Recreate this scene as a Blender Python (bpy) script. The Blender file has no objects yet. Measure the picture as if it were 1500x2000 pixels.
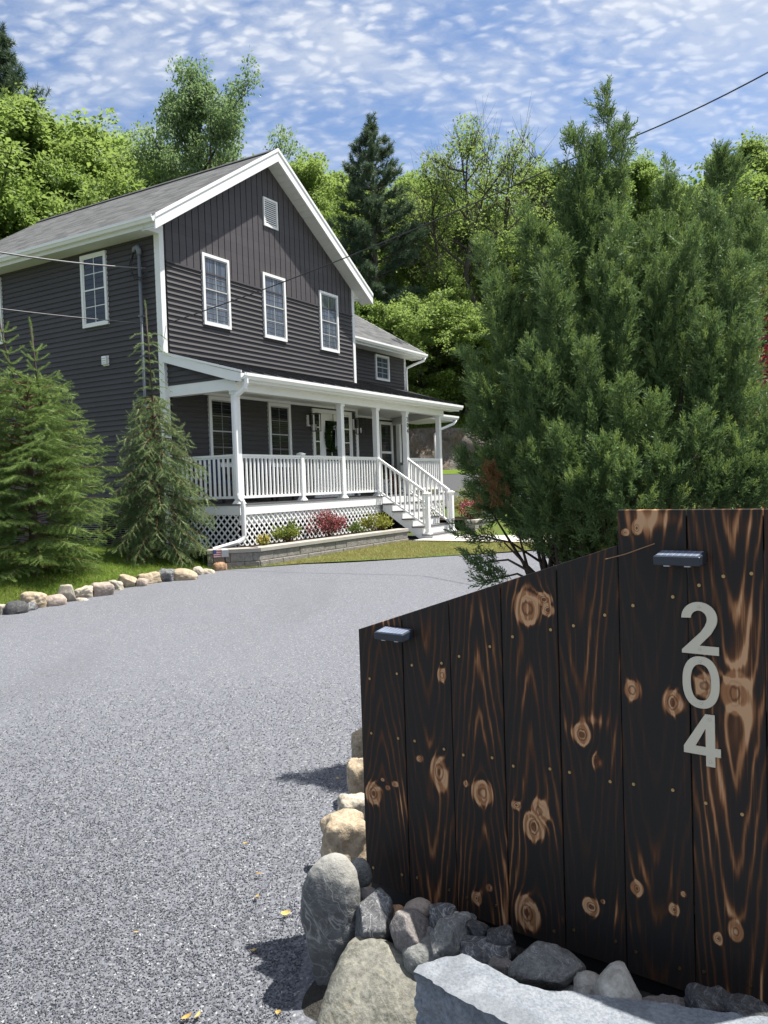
import bpy, math, random
import numpy as np
from mathutils import Vector, Matrix

random.seed(7)
RNG = np.random.default_rng(11)
S = bpy.context.scene
COL = S.collection
PI = math.pi

# ------------------------------------------------------------------ camera
F_PX = 1585.74                      # focal length in pixels of the 1500x2000 photograph
PITCH, ROLL = -0.0343869, 0.0327394
EYE = np.array([0.0, 0.0, 1.6])
def cam_axes():
    cp, sp, cr, sr = math.cos(PITCH), math.sin(PITCH), math.cos(ROLL), math.sin(ROLL)
    fwd = np.array([0, cp, sp]); r0 = np.array([1.0, 0, 0]); d0 = np.array([0, sp, -cp])
    return cr * r0 + sr * d0, -sr * r0 + cr * d0, fwd
CA, CB, CC = cam_axes()
def at(px, py, Z):                  # the point seen at that pixel at depth Z
    return EYE + Z * ((px - 750) / F_PX * CA + (py - 1000) / F_PX * CB + CC)
def on_level(px, py, z):
    d = (px - 750) / F_PX * CA + (py - 1000) / F_PX * CB + CC
    return EYE + d * ((z - EYE[2]) / d[2])
def depth(P):
    return float((np.asarray(P) - EYE) @ CC)

cam = bpy.data.cameras.new('camera'); co = bpy.data.objects.new('camera', cam); COL.objects.link(co)
cam.sensor_fit = 'VERTICAL'; cam.sensor_height = 36; cam.lens = F_PX / 2000 * 36
cam.clip_start = 0.05; cam.clip_end = 2000
R = Matrix(((CA[0], -CB[0], -CC[0]), (CA[1], -CB[1], -CC[1]), (CA[2], -CB[2], -CC[2])))
co.matrix_world = Matrix.Translation(EYE) @ R.to_4x4()
S.camera = co

# ------------------------------------------------------------------ object helpers
def tag(o, label=None, cat=None, group=None, kind=None):
    if label: o['label'] = label
    if cat: o['category'] = cat
    if group: o['group'] = group
    if kind: o['kind'] = kind
    return o
def empty(name, loc=(0, 0, 0), rz=0.0):
    o = bpy.data.objects.new(name, None); COL.objects.link(o)
    o.location = loc; o.rotation_euler = (0, 0, rz); o.empty_display_size = .2
    return o
def link(name, me, parent=None, mat=None):
    o = bpy.data.objects.new(name, me); COL.objects.link(o)
    if mat is not None and not me.materials: me.materials.append(mat)
    if parent is not None: o.parent = parent
    return o
def np_mesh(name, V, Fs, smooth=False):
    me = bpy.data.meshes.new(name)
    V = np.asarray(V, dtype=np.float32); Fs = np.asarray(Fs, dtype=np.int32)
    m, k = Fs.shape
    me.vertices.add(len(V)); me.vertices.foreach_set('co', V.ravel())
    me.loops.add(m * k); me.loops.foreach_set('vertex_index', Fs.ravel())
    me.polygons.add(m); me.polygons.foreach_set('loop_start', np.arange(0, m * k, k, dtype=np.int32))
    me.update(calc_edges=True)
    me.polygons.foreach_set('use_smooth', np.full(m, smooth))
    return me
def stamp(tV, tF, M, T):             # copies of a template under N frames M (N,3,3), T (N,3)
    N = len(T); k = len(tV)
    V = np.einsum('nij,kj->nki', M, tV) + T[:, None, :]
    Fs = (tF[None] + (np.arange(N) * k)[:, None, None]).reshape(-1, tF.shape[1])
    return V.reshape(-1, 3), Fs
def join(parts):
    Vs, Fs, o = [], [], 0
    for V, F_ in parts:
        Vs.append(V); Fs.append(F_ + o); o += len(V)
    return np.concatenate(Vs), np.concatenate(Fs)
def unit(a):
    return a / np.maximum(np.linalg.norm(a, axis=-1, keepdims=True), 1e-9)
def frames(y, up):                    # frames whose local Y is y and whose local Z leans to up
    y = unit(y); x = unit(np.cross(y, up)); z = np.cross(x, y)
    return np.stack([x, y, z], axis=-1)

class MB:
    def __init__(s): s.v = []; s.f = []
    def add(s, vs, fs):
        o = len(s.v); s.v += [tuple(map(float, p)) for p in vs]; s.f += [tuple(i + o for i in f) for f in fs]; return s
    def box(s, x0, x1, y0, y1, z0, z1):
        return s.add([(x0,y0,z0),(x1,y0,z0),(x1,y1,z0),(x0,y1,z0),(x0,y0,z1),(x1,y0,z1),(x1,y1,z1),(x0,y1,z1)],
                     [(0,3,2,1),(4,5,6,7),(0,1,5,4),(1,2,6,5),(2,3,7,6),(3,0,4,7)])
    def prism(s, poly, axis, a, b):   # poly in the other two axes, in order xyz
        n = len(poly)
        def P(p, t):
            if axis == 0: return (t, p[0], p[1])
            if axis == 1: return (p[0], t, p[1])
            return (p[0], p[1], t)
        vs = [P(p, a) for p in poly] + [P(p, b) for p in poly]
        fs = [tuple(range(n))[::-1], tuple(range(n, 2 * n))] + [(i, (i + 1) % n, n + (i + 1) % n, n + i) for i in range(n)]
        return s.add(vs, fs)
    def hexa(s, b, t):                # 4 bottom points, 4 top points
        return s.add(list(b) + list(t), [(0,3,2,1),(4,5,6,7),(0,1,5,4),(1,2,6,5),(2,3,7,6),(3,0,4,7)])
    def tube(s, pts, rad, n=8, cap=True):
        pts = [np.array(p, float) for p in pts]
        rad = [rad] * len(pts) if not hasattr(rad, '__len__') else rad
        o = len(s.v); ref = None
        for i, p in enumerate(pts):
            d = pts[min(i + 1, len(pts) - 1)] - pts[max(i - 1, 0)]; d = d / (np.linalg.norm(d) + 1e-9)
            if ref is None:
                ref = np.cross(d, (0, 0, 1.0) if abs(d[2]) < .9 else (1.0, 0, 0))
            ref = ref - d * (ref @ d); ref = ref / (np.linalg.norm(ref) + 1e-9); bi = np.cross(d, ref)
            for k in range(n):
                a = 2 * PI * (k + .5) / n
                s.v.append(tuple(p + rad[i] * (math.cos(a) * ref + math.sin(a) * bi)))
        for i in range(len(pts) - 1):
            for k in range(n):
                s.f.append((o + i*n + k, o + i*n + (k+1) % n, o + (i+1)*n + (k+1) % n, o + (i+1)*n + k))
        if cap:
            s.f.append(tuple(o + k for k in range(n))[::-1]); s.f.append(tuple(o + (len(pts)-1)*n + k for k in range(n)))
        return s
    def build(s, name, mat, parent=None, smooth=False, bevel=0, seg=2):
        me = bpy.data.meshes.new(name); me.from_pydata(s.v, [], s.f); me.materials.append(mat); me.update()
        if smooth: me.polygons.foreach_set('use_smooth', [True] * len(me.polygons))
        o = link(name, me, parent)
        if bevel:
            b = o.modifiers.new('bevel', 'BEVEL'); b.width = bevel; b.segments = seg; b.limit_method = 'ANGLE'
        return o

# ------------------------------------------------------------------ node helpers
class X:                               # a tiny arithmetic front end for Math nodes
    def __init__(s, nt, sock): s.nt = nt; s.s = sock
    def _op(s, op, *args, clamp=False):
        n = s.nt.nodes.new('ShaderNodeMath'); n.operation = op; n.use_clamp = clamp
        for i, a in enumerate((s,) + args):
            if isinstance(a, X): s.nt.links.new(a.s, n.inputs[i])
            else: n.inputs[i].default_value = a
        return X(s.nt, n.outputs[0])
    def __add__(s, o): return s._op('ADD', o)
    __radd__ = __add__
    def __mul__(s, o): return s._op('MULTIPLY', o)
    __rmul__ = __mul__
    def __sub__(s, o): return s._op('SUBTRACT', o)
    def __rsub__(s, o): return (s * -1.0) + o
    def __truediv__(s, o): return s._op('DIVIDE', o)
    def __pow__(s, o): return s._op('POWER', o)
    def sin(s): return s._op('SINE')
    def sqrt(s): return s._op('SQRT')
    def abs(s): return s._op('ABSOLUTE')
    def exp(s): return s._op('EXPONENT')
    def clamp(s): return s._op('ADD', 0.0, clamp=True)
    def max(s, o): return s._op('MAXIMUM', o)
    def min(s, o): return s._op('MINIMUM', o)
    def ramp(s, a, b):                 # smooth step from a to b
        n = s.nt.nodes.new('ShaderNodeMapRange'); n.interpolation_type = 'SMOOTHSTEP'
        s.nt.links.new(s.s, n.inputs[0]); n.inputs[1].default_value = a; n.inputs[2].default_value = b
        return X(s.nt, n.outputs[0])

class Mat:
    def __init__(s, name, rough=.6, spec=.5, metallic=0):
        s.m = bpy.data.materials.new(name); s.m.use_nodes = True; s.nt = s.m.node_tree
        s.b = s.nt.nodes['Principled BSDF']; s.out = s.nt.nodes['Material Output']
        s.b.inputs['Roughness'].default_value = rough; s.b.inputs['Metallic'].default_value = metallic
        s.b.inputs['Specular IOR Level'].default_value = spec
    def new(s, t): return s.nt.nodes.new(t)
    def ln(s, a, b): s.nt.links.new(a, b)
    def coord(s, kind='Object', scale=(1, 1, 1)):
        tc = s.new('ShaderNodeTexCoord'); mp = s.new('ShaderNodeMapping'); mp.inputs['Scale'].default_value = scale
        s.ln(tc.outputs[kind], mp.inputs['Vector']); return mp.outputs[0]
    def world(s, scale=(1, 1, 1)):
        g = s.new('ShaderNodeNewGeometry'); mp = s.new('ShaderNodeMapping'); mp.inputs['Scale'].default_value = scale
        s.ln(g.outputs['Position'], mp.inputs['Vector']); return mp.outputs[0]
    def noise(s, vec, scale, detail=4, rough=.55, dist=0, col=False):
        n = s.new('ShaderNodeTexNoise'); n.inputs['Scale'].default_value = scale; n.inputs['Detail'].default_value = detail
        n.inputs['Roughness'].default_value = rough; n.inputs['Distortion'].default_value = dist
        s.ln(vec, n.inputs['Vector'])
        return n.outputs['Color'] if col else X(s.nt, n.outputs[0])
    def voro(s, vec, scale, feature='F1', out='Distance', rnd=1.0):
        n = s.new('ShaderNodeTexVoronoi'); n.feature = feature; n.inputs['Scale'].default_value = scale
        n.inputs['Randomness'].default_value = rnd; s.ln(vec, n.inputs['Vector']); return n.outputs[out]
    def mix(s, fac, a, b, mode='MIX'):
        n = s.new('ShaderNodeMix'); n.data_type = 'RGBA'; n.blend_type = mode; n.clamp_factor = True
        for sock, v in ((n.inputs[0], fac), (n.inputs[6], a), (n.inputs[7], b)):
            if isinstance(v, X): s.ln(v.s, sock)
            elif isinstance(v, (int, float)): sock.default_value = v
            elif isinstance(v, (tuple, list)): sock.default_value = (*v[:3], 1)
            else: s.ln(v, sock)
        return n.outputs[2]
    def xyz(s, vec):
        n = s.new('ShaderNodeSeparateXYZ'); s.ln(vec, n.inputs[0]); return [X(s.nt, n.outputs[i]) for i in range(3)]
    def bump(s, h, strength=.4, dist=.01, normal=None):
        n = s.new('ShaderNodeBump'); n.inputs['Strength'].default_value = strength; n.inputs['Distance'].default_value = dist
        s.ln(h.s if isinstance(h, X) else h, n.inputs['Height'])
        if normal is not None: s.ln(normal, n.inputs['Normal'])
        s.ln(n.outputs[0], s.b.inputs['Normal']); return n.outputs[0]
    def color(s, c):
        if isinstance(c, (tuple, list)): s.b.inputs['Base Color'].default_value = (*c[:3], 1)
        else: s.ln(c, s.b.inputs['Base Color'])
        return s
    def rough(s, x):
        s.ln(x.s, s.b.inputs['Roughness']); return s

def plain(name, col, rough=.55, var=.12, scale=6, spec=.5, bump=0, bscale=60, metallic=0):
    m = Mat(name, rough, spec, metallic); v = m.coord()
    n = m.noise(v, scale, 5)
    m.color(m.mix(n, tuple(c * (1 - var) for c in col), tuple(min(1, c * (1 + var)) for c in col)))
    if bump: m.bump(m.noise(v, bscale, 3), bump, .004)
    return m.m
def foliage(name, dark, light, trans, tfac=.45, scale=.7, rough=.5, hue=.25, fine=9):
    m = Mat(name, rough, .25); v = m.coord()
    oi = m.new('ShaderNodeObjectInfo'); rnd = X(m.nt, oi.outputs['Random'])
    n = (m.noise(v, scale, 3) * 1.5 - .25) * .6 + m.noise(v, fine, 2) * .5 - .05 + (rnd - .5) * hue
    n = n.clamp()
    c = m.mix(n, dark, light); m.color(c)
    t = m.new('ShaderNodeBsdfTranslucent'); m.ln(m.mix(n, tuple(q * .7 for q in trans), trans), t.inputs[0])
    mx = m.new('ShaderNodeMixShader'); mx.inputs[0].default_value = tfac
    m.ln(m.b.outputs[0], mx.inputs[1]); m.ln(t.outputs[0], mx.inputs[2]); m.ln(mx.outputs[0], m.out.inputs[0])
    return m.m

# ------------------------------------------------------------------ light and sky
HU = np.array([math.sin(.538517), math.cos(.538517), 0]); HV = np.array([-HU[1], HU[0], 0])
HO = np.array([-4.2318, 16.2912, 0.0])
def hw(u, v, z): return HO + u * HU + v * HV + np.array([0, 0, z])
sun_dir = unit(1.5 * HU - 1.48 * HV + np.array([0, 0, 5.07]))
SUN_EL = math.asin(sun_dir[2]); SUN_AZ = math.atan2(sun_dir[0], sun_dir[1])
sl = bpy.data.lights.new('sun', 'SUN'); sl.energy = 5.0; sl.angle = math.radians(.55); sl.color = (1, .955, .88)
so = bpy.data.objects.new('sun', sl); COL.objects.link(so); so.location = (20, 10, 60)
so.rotation_euler = Vector(-sun_dir).to_track_quat('-Z', 'Y').to_euler()

W = bpy.data.worlds.new('World'); S.world = W; W.use_nodes = True; wt = W.node_tree
class WM(Mat):
    def __init__(s, nt): s.nt = nt
wm = WM(wt); bg = wt.nodes['Background']
sky = wt.nodes.new('ShaderNodeTexSky'); sky.sky_type = 'NISHITA'; sky.sun_disc = False
sky.sun_elevation = SUN_EL; sky.sun_rotation = SUN_AZ; sky.altitude = 250; sky.air_density = 1.0; sky.dust_density = .3; sky.ozone_density = 2.0
tc = wt.nodes.new('ShaderNodeTexCoord')
dx, dy, dz = wm.xyz(tc.outputs['Generated'])
den = dz.max(.0) + .30
cx_, cy_ = dx / den, dy / den
cmb = wt.nodes.new('ShaderNodeCombineXYZ'); wt.links.new(cx_.s, cmb.inputs[0]); wt.links.new(cy_.s, cmb.inputs[1])
rot = wt.nodes.new('ShaderNodeMapping'); rot.inputs['Rotation'].default_value = (0, 0, .75); rot.inputs['Scale'].default_value = (1.0, 1.6, 1)
wt.links.new(cmb.outputs[0], rot.inputs[0]); cv0 = rot.outputs[0]
wv = wt.nodes.new('ShaderNodeVectorMath'); wv.operation = 'MULTIPLY_ADD'; wn_ = wm.noise(cv0, 9.0, 4, .6, 0, True); wt.links.new(wn_, wv.inputs[0]); wv.inputs[1].default_value = (.10, .10, 0); wt.links.new(cv0, wv.inputs[2]); cv = wv.outputs[0]
big = wm.noise(cv0, 2.2, 3, .5, .3)
vz = wt.nodes.new('ShaderNodeTexVoronoi'); vz.feature = 'SMOOTH_F1'; vz.inputs['Scale'].default_value = 38.0; vz.inputs['Smoothness'].default_value = .6; wt.links.new(cv, vz.inputs['Vector'])
puff = 1.0 - X(wt, vz.outputs['Distance']) * 1.25
cell = puff
fine = wm.noise(cv, 40.0, 5, .66, .2)
wisp = wm.noise(cv0, 5.0, 6, .62, .8)
cover = big * 2.3 + puff * .40 + fine * .42 + wisp * .75
CLOUD = cover.ramp(1.40, 2.16)
cl = wm.mix(cell.ramp(.3, .8), (5.6, 6.0, 6.7), (7.6, 7.8, 8.0))
fill_cloud = (dx * .92 - dy * .38).ramp(.45, .85) + dz.ramp(.80, .97)       # brighter cloud added out of view, overhead and at right, as fill light
cl = wm.mix(fill_cloud.clamp(), cl, (8.2, 8.1, 8.0))
CLOUD = (CLOUD + fill_cloud.clamp() * .35).clamp()
skyc = wm.mix(1.0, sky.outputs[0], (1.16, 1.16, 1.22), 'MULTIPLY')
hb = dz.ramp(.36, .52) * .5 + .5
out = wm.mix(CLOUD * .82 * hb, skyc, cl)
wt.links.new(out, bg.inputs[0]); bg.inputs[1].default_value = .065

S.view_settings.view_transform = 'Standard'; S.view_settings.look = 'None'
S.view_settings.exposure = 1.06; S.view_settings.gamma = 1
S.render.engine = 'CYCLES'
S.cycles.max_bounces = 6; S.cycles.diffuse_bounces = 4; S.cycles.glossy_bounces = 2; S.cycles.transmission_bounces = 3
S.cycles.transparent_max_bounces = 6; S.cycles.caustics_reflective = False; S.cycles.caustics_refractive = False
S.cycles.use_denoising = True
S.cycles.sample_clamp_indirect = 6
# ------------------------------------------------------------------ terrain
def sstep(x, a, b):
    t = np.clip((np.asarray(x, float) - a) / (b - a), 0, 1); return t * t * (3 - 2 * t)
def hz(x, y):                         # height of the ground
    x = np.asarray(x, float); y = np.asarray(y, float)
    base = .012 * np.clip(y, -30, 21)
    ramp = 1.75 * np.clip((y - 21) / 7.5, 0, 1)
    bank = 1.45 * sstep(y, 28.9, 29.7) * sstep(x, -9, -3)
    hill = .40 * np.clip(y - 30, 0, 75) ** 1.0
    soft = .25 * np.sin(x * .21 + y * .1) * sstep(y, 30, 40)
    return base + ramp + bank + hill + soft + 1.2 * sstep(-x, 14, 30) * sstep(y, 8, 22)
def sheet(name, xs, ys, zf, mat, keep=None, kind='structure', smooth=True):
    Xg, Yg = np.meshgrid(xs, ys); V = np.stack([Xg, Yg, zf(Xg, Yg)], -1).reshape(-1, 3)
    nx = len(xs); i = np.arange(len(ys) - 1)[:, None] * nx + np.arange(nx - 1)[None]
    Fq = np.stack([i, i + 1, i + 1 + nx, i + nx], -1).reshape(-1, 4)
    if keep is not None:
        cx = V[Fq].mean(1); Fq = Fq[keep(cx[:, 0], cx[:, 1])]
    return tag(link(name, np_mesh(name, V, Fq, smooth), None, mat), kind=kind)

# forest floor / rough grass on the whole terrain
m = Mat('forest_floor', .9, .2); v = m.world()
n1 = m.noise(v, .35, 4); n2 = m.noise(v, 6, 4)
m.color(m.mix(n1.ramp(.35, .65), m.mix(n2, (.045, .035, .018), (.075, .055, .03)), m.mix(n2, (.04, .07, .012), (.085, .125, .02))))
m.bump(n2, .8, .1); M_FLOOR = m.m
xs = np.concatenate([np.linspace(-320, -60, 14), np.linspace(-56, 56, 80), np.linspace(60, 320, 14)])
ys = np.concatenate([np.linspace(-80, -8, 10), np.linspace(-6, 28, 30), np.linspace(28.4, 30.4, 12), np.linspace(31, 110, 40), np.linspace(120, 420, 16)])
sheet('ground', xs, ys, lambda a, b: hz(a, b) - .03, M_FLOOR)

# crushed grey stone of the drive
m = Mat('crushed_stone', .85, .25); v = m.world()
cellc = m.voro(v, 118, 'F1', 'Color'); celld = X(m.nt, m.voro(v, 118)); cr, cg, cb = m.xyz(cellc)
big_n = m.noise(v, .8, 4); mid_n = m.noise(v, 9, 5, .7)
c = m.mix(cr, (.058, .062, .074), (.180, .187, .208))
c = m.mix(cg.ramp(.93, .99), c, (.33, .335, .345))
trk = m.noise(m.world((.55, .16, 1)), 1.6, 3, .5, .4); c = m.mix(trk.ramp(.48, .72) * .30, c, (.075, .078, .088))
c = m.mix((big_n - .5) * .5 + .25, c, (.145, .15, .17))
c = m.mix(mid_n.ramp(.62, .8) * .35, c, (.10, .095, .09))
m.color(c); m.bump((1.0 - celld) * .8 + mid_n * .3 + cb * .4, .5, .006); M_STONE = m.m
def drive_keep(x, y):
    return np.ones_like(x, bool)
sheet('gravel_driveway', np.linspace(-24, 16, 90), np.linspace(-6, 21, 90), lambda a, b: hz(a, b) + .004 + .010 * np.sin(a * 1.7 + b * .6) * np.sin(b * 1.1 - a * .4), M_STONE)

# loose chips on the near part of the drive, one mass nobody could count
def chips(n):
    tV = []
    phi = (1 + 5 ** .5) / 2
    ico = np.array([(1,1,1),(1,-1,-1),(-1,1,-1),(-1,-1,1),(.9,0,-1.2),(-.9,.3,1.1)], float)
    tF = np.array([(0,1,2),(0,3,1),(0,2,3),(1,3,2)])
    tV = ico[:4] * .55
    Y = 1.45 + (RNG.random(n) ** 1.7) * 6.0
    Xx = -1.15 * Y * .5 - 1.2 * RNG.random(n) ** 3 + RNG.random(n) * (Y * .5 * 1.15 + .15)
    k = ~((Xx > -.32) & (Y < 3.2)) & (RNG.random(n) < np.clip((6.6 - Y) / 3.6, 0, 1)) & (RNG.random(n) < np.clip((.55 - Xx) / .5, 0, 1))
    Xx, Y = Xx[k], Y[k]; n = len(Xx)
    q = RNG.normal(size=(n, 3, 3)); q, _ = np.linalg.qr(q)
    sc = .0032 + .0034 * RNG.random(n); M = q * sc[:, None, None]
    M = M * np.array([1, 1, 1.0])[None, None, :]
    T = np.stack([Xx, Y, hz(Xx, Y) + .006 + .010 * np.sin(Xx * 1.7 + Y * .6) * np.sin(Y * 1.1 - Xx * .4)], -1)
    return stamp(tV, tF, M, T)
m = Mat('stone_chip', .8, .3); g = m.new('ShaderNodeNewGeometry'); rp = X(m.nt, g.outputs['Random Per Island'])
c = m.mix(rp, (.070, .075, .089), (.195, .202, .224)); c = m.mix(rp.ramp(.94, .98), c, (.34, .345, .35)); m.color(c)
V, Fs = chips(140000)
tag(link('gravel_chips', np_mesh('gravel_chips', V, Fs), None, m.m), kind='stuff')

# lawn beside the drive, raised behind the border stones
RP = np.array([-4.95, 10.30]); RD = unit(np.array([2.30, 4.70])); RL = np.array([-RD[1], RD[0]])
def lawn_z(s, w):
    y = RP[1] + s * RD[1] + w * RL[1]
    return .012 * y + .015 + .38 * (1 - np.exp(-np.maximum(w, 0) / 1.3)) * 1.0 + .012 * np.sin(3.1 * s) * np.sin(2.3 * w)
m = Mat('lawn_soil', .9, .15); v = m.world(); n1 = m.noise(v, 1.3, 5); n2 = m.noise(v, 45, 4)
m.color(m.mix(n1.ramp(.4, .65), m.mix(n2, (.05, .085, .015), (.11, .165, .03)), m.mix(n2, (.06, .065, .02), (.13, .13, .04)))); m.bump(n2, .8, .03); M_LAWN = m.m
ss = np.linspace(-9, 5.3, 70); ws = np.concatenate([np.linspace(0, 2, 16), np.linspace(2.3, 11, 24)])
Sg, Wg = np.meshgrid(ss, ws); zz = lawn_z(Sg, Wg)
V = np.stack([RP[0] + Sg * RD[0] + Wg * RL[0], RP[1] + Sg * RD[1] + Wg * RL[1], zz], -1).reshape(-1, 3)
nx = len(ss); i = np.arange(len(ws) - 1)[:, None] * nx + np.arange(nx - 1)[None]
tag(link('lawn', np_mesh('lawn', V, np.stack([i, i + 1, i + 1 + nx, i + nx], -1).reshape(-1, 4), True), None, M_LAWN), kind='structure')

# the dry strip of turf in front of the retaining wall, and the one past the walk  (house axes u, n)
def strip(name, poly, z, mat):
    mb = MB(); vs = []
    for u_, n_ in poly:
        P = hw(u_, -n_, 0); vs.append((P[0], P[1], float(hz(P[0], P[1])) + z))
    mb.add(vs, [tuple(range(len(vs)))]); return tag(mb.build(name, mat), kind='structure')
STRIP = [(-1.1, 2.1), (-.75, 2.55), (0.15, 3.1), (0.8, 3.9), (1.42, 4.6), (2.38, 5.5), (3.4, 6.35), (4.66, 7.3), (4.66, 2.5), (-.5, 2.4)]
strip('turf_strip', STRIP, .022, M_LAWN)
STRIP2 = [(6.34, 3.05), (6.34, 8.5), (9, 10.5), (14, 10.5), (12, 3.4)]
strip('turf_strip', STRIP2, .022, M_LAWN)
m = Mat('paver', .8, .3); v = m.coord(); br = m.new('ShaderNodeTexBrick'); m.ln(v, br.inputs['Vector']); br.inputs['Scale'].default_value = 2.2
br.inputs['Color1'].default_value = (.44, .42, .40, 1); br.inputs['Color2'].default_value = (.52, .50, .47, 1); br.inputs['Mortar'].default_value = (.26, .24, .22, 1); br.inputs['Mortar Size'].default_value = .012
m.color(m.mix(m.noise(v, 8, 5) * .5, br.outputs[0], (.36, .33, .30))); M_PAVER = m.m
strip('walkway', [(4.68, 2.9), (4.68, 9.5), (6.32, 9.5), (6.32, 2.9)], .05, M_PAVER)
M_ASPH = plain('asphalt', (.075, .078, .085), .9, .2, 30, .2, .5, 90)
xs = np.linspace(-1, 15, 24)
sheet('asphalt_drive', xs, np.linspace(21.5, 27.8, 16), lambda a, b: hz(a, b) + .02, M_ASPH, lambda x, y: (x > 1.2 + (27.8 - y) * .22))
m = Mat('verge_grass', .9, .15); v = m.world(); m.color(m.mix(m.noise(v, 12, 4), (.07, .12, .015), (.14, .20, .03))); m.bump(m.noise(v, 60, 3), .8, .03)
sheet('grass_verge', xs, np.linspace(27.8, 28.95, 6), lambda a, b: hz(a, b) + .03, m.m)
# cut bank of bare earth and ledge
m = Mat('bare_bank', .95, .15); v = m.world((1, 1, .6)); n1 = m.noise(v, 1.6, 6, .65, .6); n2 = m.noise(v, 9, 5, .7)
c = m.mix(n1.ramp(.35, .6), (.20, .155, .115), (.215, .20, .19)); c = m.mix(n2.ramp(.3, .75), m.mix(.5, c, (.10, .075, .05)), c)
m.color(c); m.bump(n1 * .7 + n2 * .4, 1.0, .25); M_BANK = m.m
bx = np.linspace(-3.5, 16, 70); bt = np.linspace(0, 1, 14); Bx, Bt = np.meshgrid(bx, bt)
wob = .10 * np.sin(Bx * 2.3 + Bt * 5) + .07 * np.sin(Bx * 5.1 - Bt * 9) + RNG.normal(size=Bx.shape) * .03
Vb = np.stack([Bx, 28.75 + .55 * Bt + wob, hz(Bx, 28.7) - .05 + Bt * (1.50 + .12 * np.sin(Bx * .9))], -1).reshape(-1, 3)
i = np.arange(13)[:, None] * 70 + np.arange(69)[None]
tag(link('earth_bank', np_mesh('earth_bank', Vb, np.stack([i, i + 1, i + 71, i + 70], -1).reshape(-1, 4), True), None, M_BANK), kind='structure')

# planting beds
m = Mat('mulch', .95, .1); v = m.world(); n2 = m.noise(v, 60, 4, .7); m.color(m.mix(n2, (.014, .010, .008), (.055, .040, .030))); m.bump(n2, 1, .03); M_MULCH = m.m
def bed(name, poly, z0, dz=.0):
    mb = MB(); vs = [tuple(hw(a, -b, z0 + dz * b)) for a, b in poly]; mb.add(vs, [tuple(range(len(vs)))]); return tag(mb.build(name, M_MULCH), kind='structure')
bed('mulch_bed', [(-1.05, 1.9), (-.45, 2.50), (4.85, 2.50), (4.9, 1.2), (-1.3, 1.2)], .50)
bed('mulch_bed', [(7.0, 3.3), (12.5, 3.3), (13.0, -1.5), (8.7, 1.2), (7.0, 1.75)], .62)

# grass blades
def blades(pts, h, wd):
    n = len(pts); tV = np.array([(-.5, 0, 0), (.5, 0, 0), (.12, .25, 1.0)]); tF = np.array([(0, 1, 2)])
    a = RNG.random(n) * 2 * PI; hh = h * (.5 + RNG.random(n)); ln = RNG.normal(size=(n, 2)) * .45
    M = np.zeros((n, 3, 3)); M[:, 0, 0] = np.cos(a) * wd; M[:, 1, 0] = np.sin(a) * wd
    M[:, 0, 1] = -np.sin(a) * hh; M[:, 1, 1] = np.cos(a) * hh
    M[:, 0, 2] = ln[:, 0] * hh; M[:, 1, 2] = ln[:, 1] * hh; M[:, 2, 2] = hh
    return stamp(tV, tF, M, pts)
n = 75000; s_ = -3.2 + RNG.random(n) * 8.3; w_ = .02 + RNG.random(n) ** 1.5 * 4.2
P = np.stack([RP[0] + s_ * RD[0] + w_ * RL[0], RP[1] + s_ * RD[1] + w_ * RL[1], lawn_z(s_, w_)], -1)
V, Fs = blades(P, .045, .009)
M_GRASS = foliage('grass_blade', (.075, .13, .018), (.19, .27, .045), (.3, .42, .06), .4, .9, .6, .0, 30)
tag(link('lawn_grass', np_mesh('lawn_grass', V, Fs), None, M_GRASS), kind='stuff')
def in_poly(p, poly):
    r = np.zeros(len(p), bool); q = np.array(poly)
    for a, b in zip(q, np.roll(q, -1, 0)):
        c = (a[1] > p[:, 1]) != (b[1] > p[:, 1])
        with np.errstate(divide='ignore', invalid='ignore'):
            r ^= c & (p[:, 0] < (b[0] - a[0]) * (p[:, 1] - a[1]) / (b[1] - a[1]) + a[0])
    return r
pp = []
for poly, n in ((STRIP, 45000), (STRIP2, 12000)):
    q = np.array(poly); r = q.min(0) + RNG.random((n, 2)) * (q.max(0) - q.min(0)); r = r[in_poly(r, poly)]
    Pw = HO[None] + r[:, :1] * HU - r[:, 1:] * HV; Pw[:, 2] = hz(Pw[:, 0], Pw[:, 1]) + .02; pp.append(Pw)
V, Fs = blades(np.concatenate(pp), .04, .009)
M_DRY = foliage('dry_grass_blade', (.15, .165, .04), (.46, .38, .16), (.46, .41, .15), .3, 1.6, .6, .0, 20)
tag(link('turf_grass', np_mesh('turf_grass', V, Fs), None, M_DRY), kind='stuff')

# ------------------------------------------------------------------ rocks
def ico(sub):
    import bmesh
    bm = bmesh.new(); bmesh.ops.create_icosphere(bm, subdivisions=sub, radius=1)
    V = np.array([v.co[:] for v in bm.verts]); Fs = np.array([[v.index for v in f.verts] for f in bm.faces]); bm.free(); return V, Fs
ICO5, ICO4, ICO3 = ico(6), ico(5), ico(4)
def vnoise(P, seed, octs=4, f=1.0):
    r = np.random.default_rng(seed); out = np.zeros(len(P)); a = 1.0; tot = 0
    for o in range(octs):
        for k in range(3):
            d = r.normal(size=3) * f; ph = r.random() * 6.28
            out += a / 3 * np.sin(P @ d * 2.2 + ph + 1.3 * np.sin(P @ r.normal(size=3) * f * 1.6))
        tot += a; a *= .5; f *= 2.05
    return out / tot
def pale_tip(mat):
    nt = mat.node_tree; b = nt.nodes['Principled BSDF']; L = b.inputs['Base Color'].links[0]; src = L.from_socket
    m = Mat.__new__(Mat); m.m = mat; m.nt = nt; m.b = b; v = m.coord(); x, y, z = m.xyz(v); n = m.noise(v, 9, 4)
    f = ((z + x * .25 + (n - .5) * .10) * 1.0).ramp(.148, .172); m.ln(m.mix(f * .85, src, m.mix(n, (.22, .215, .19), (.40, .39, .36))), b.inputs['Base Color'])
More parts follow.
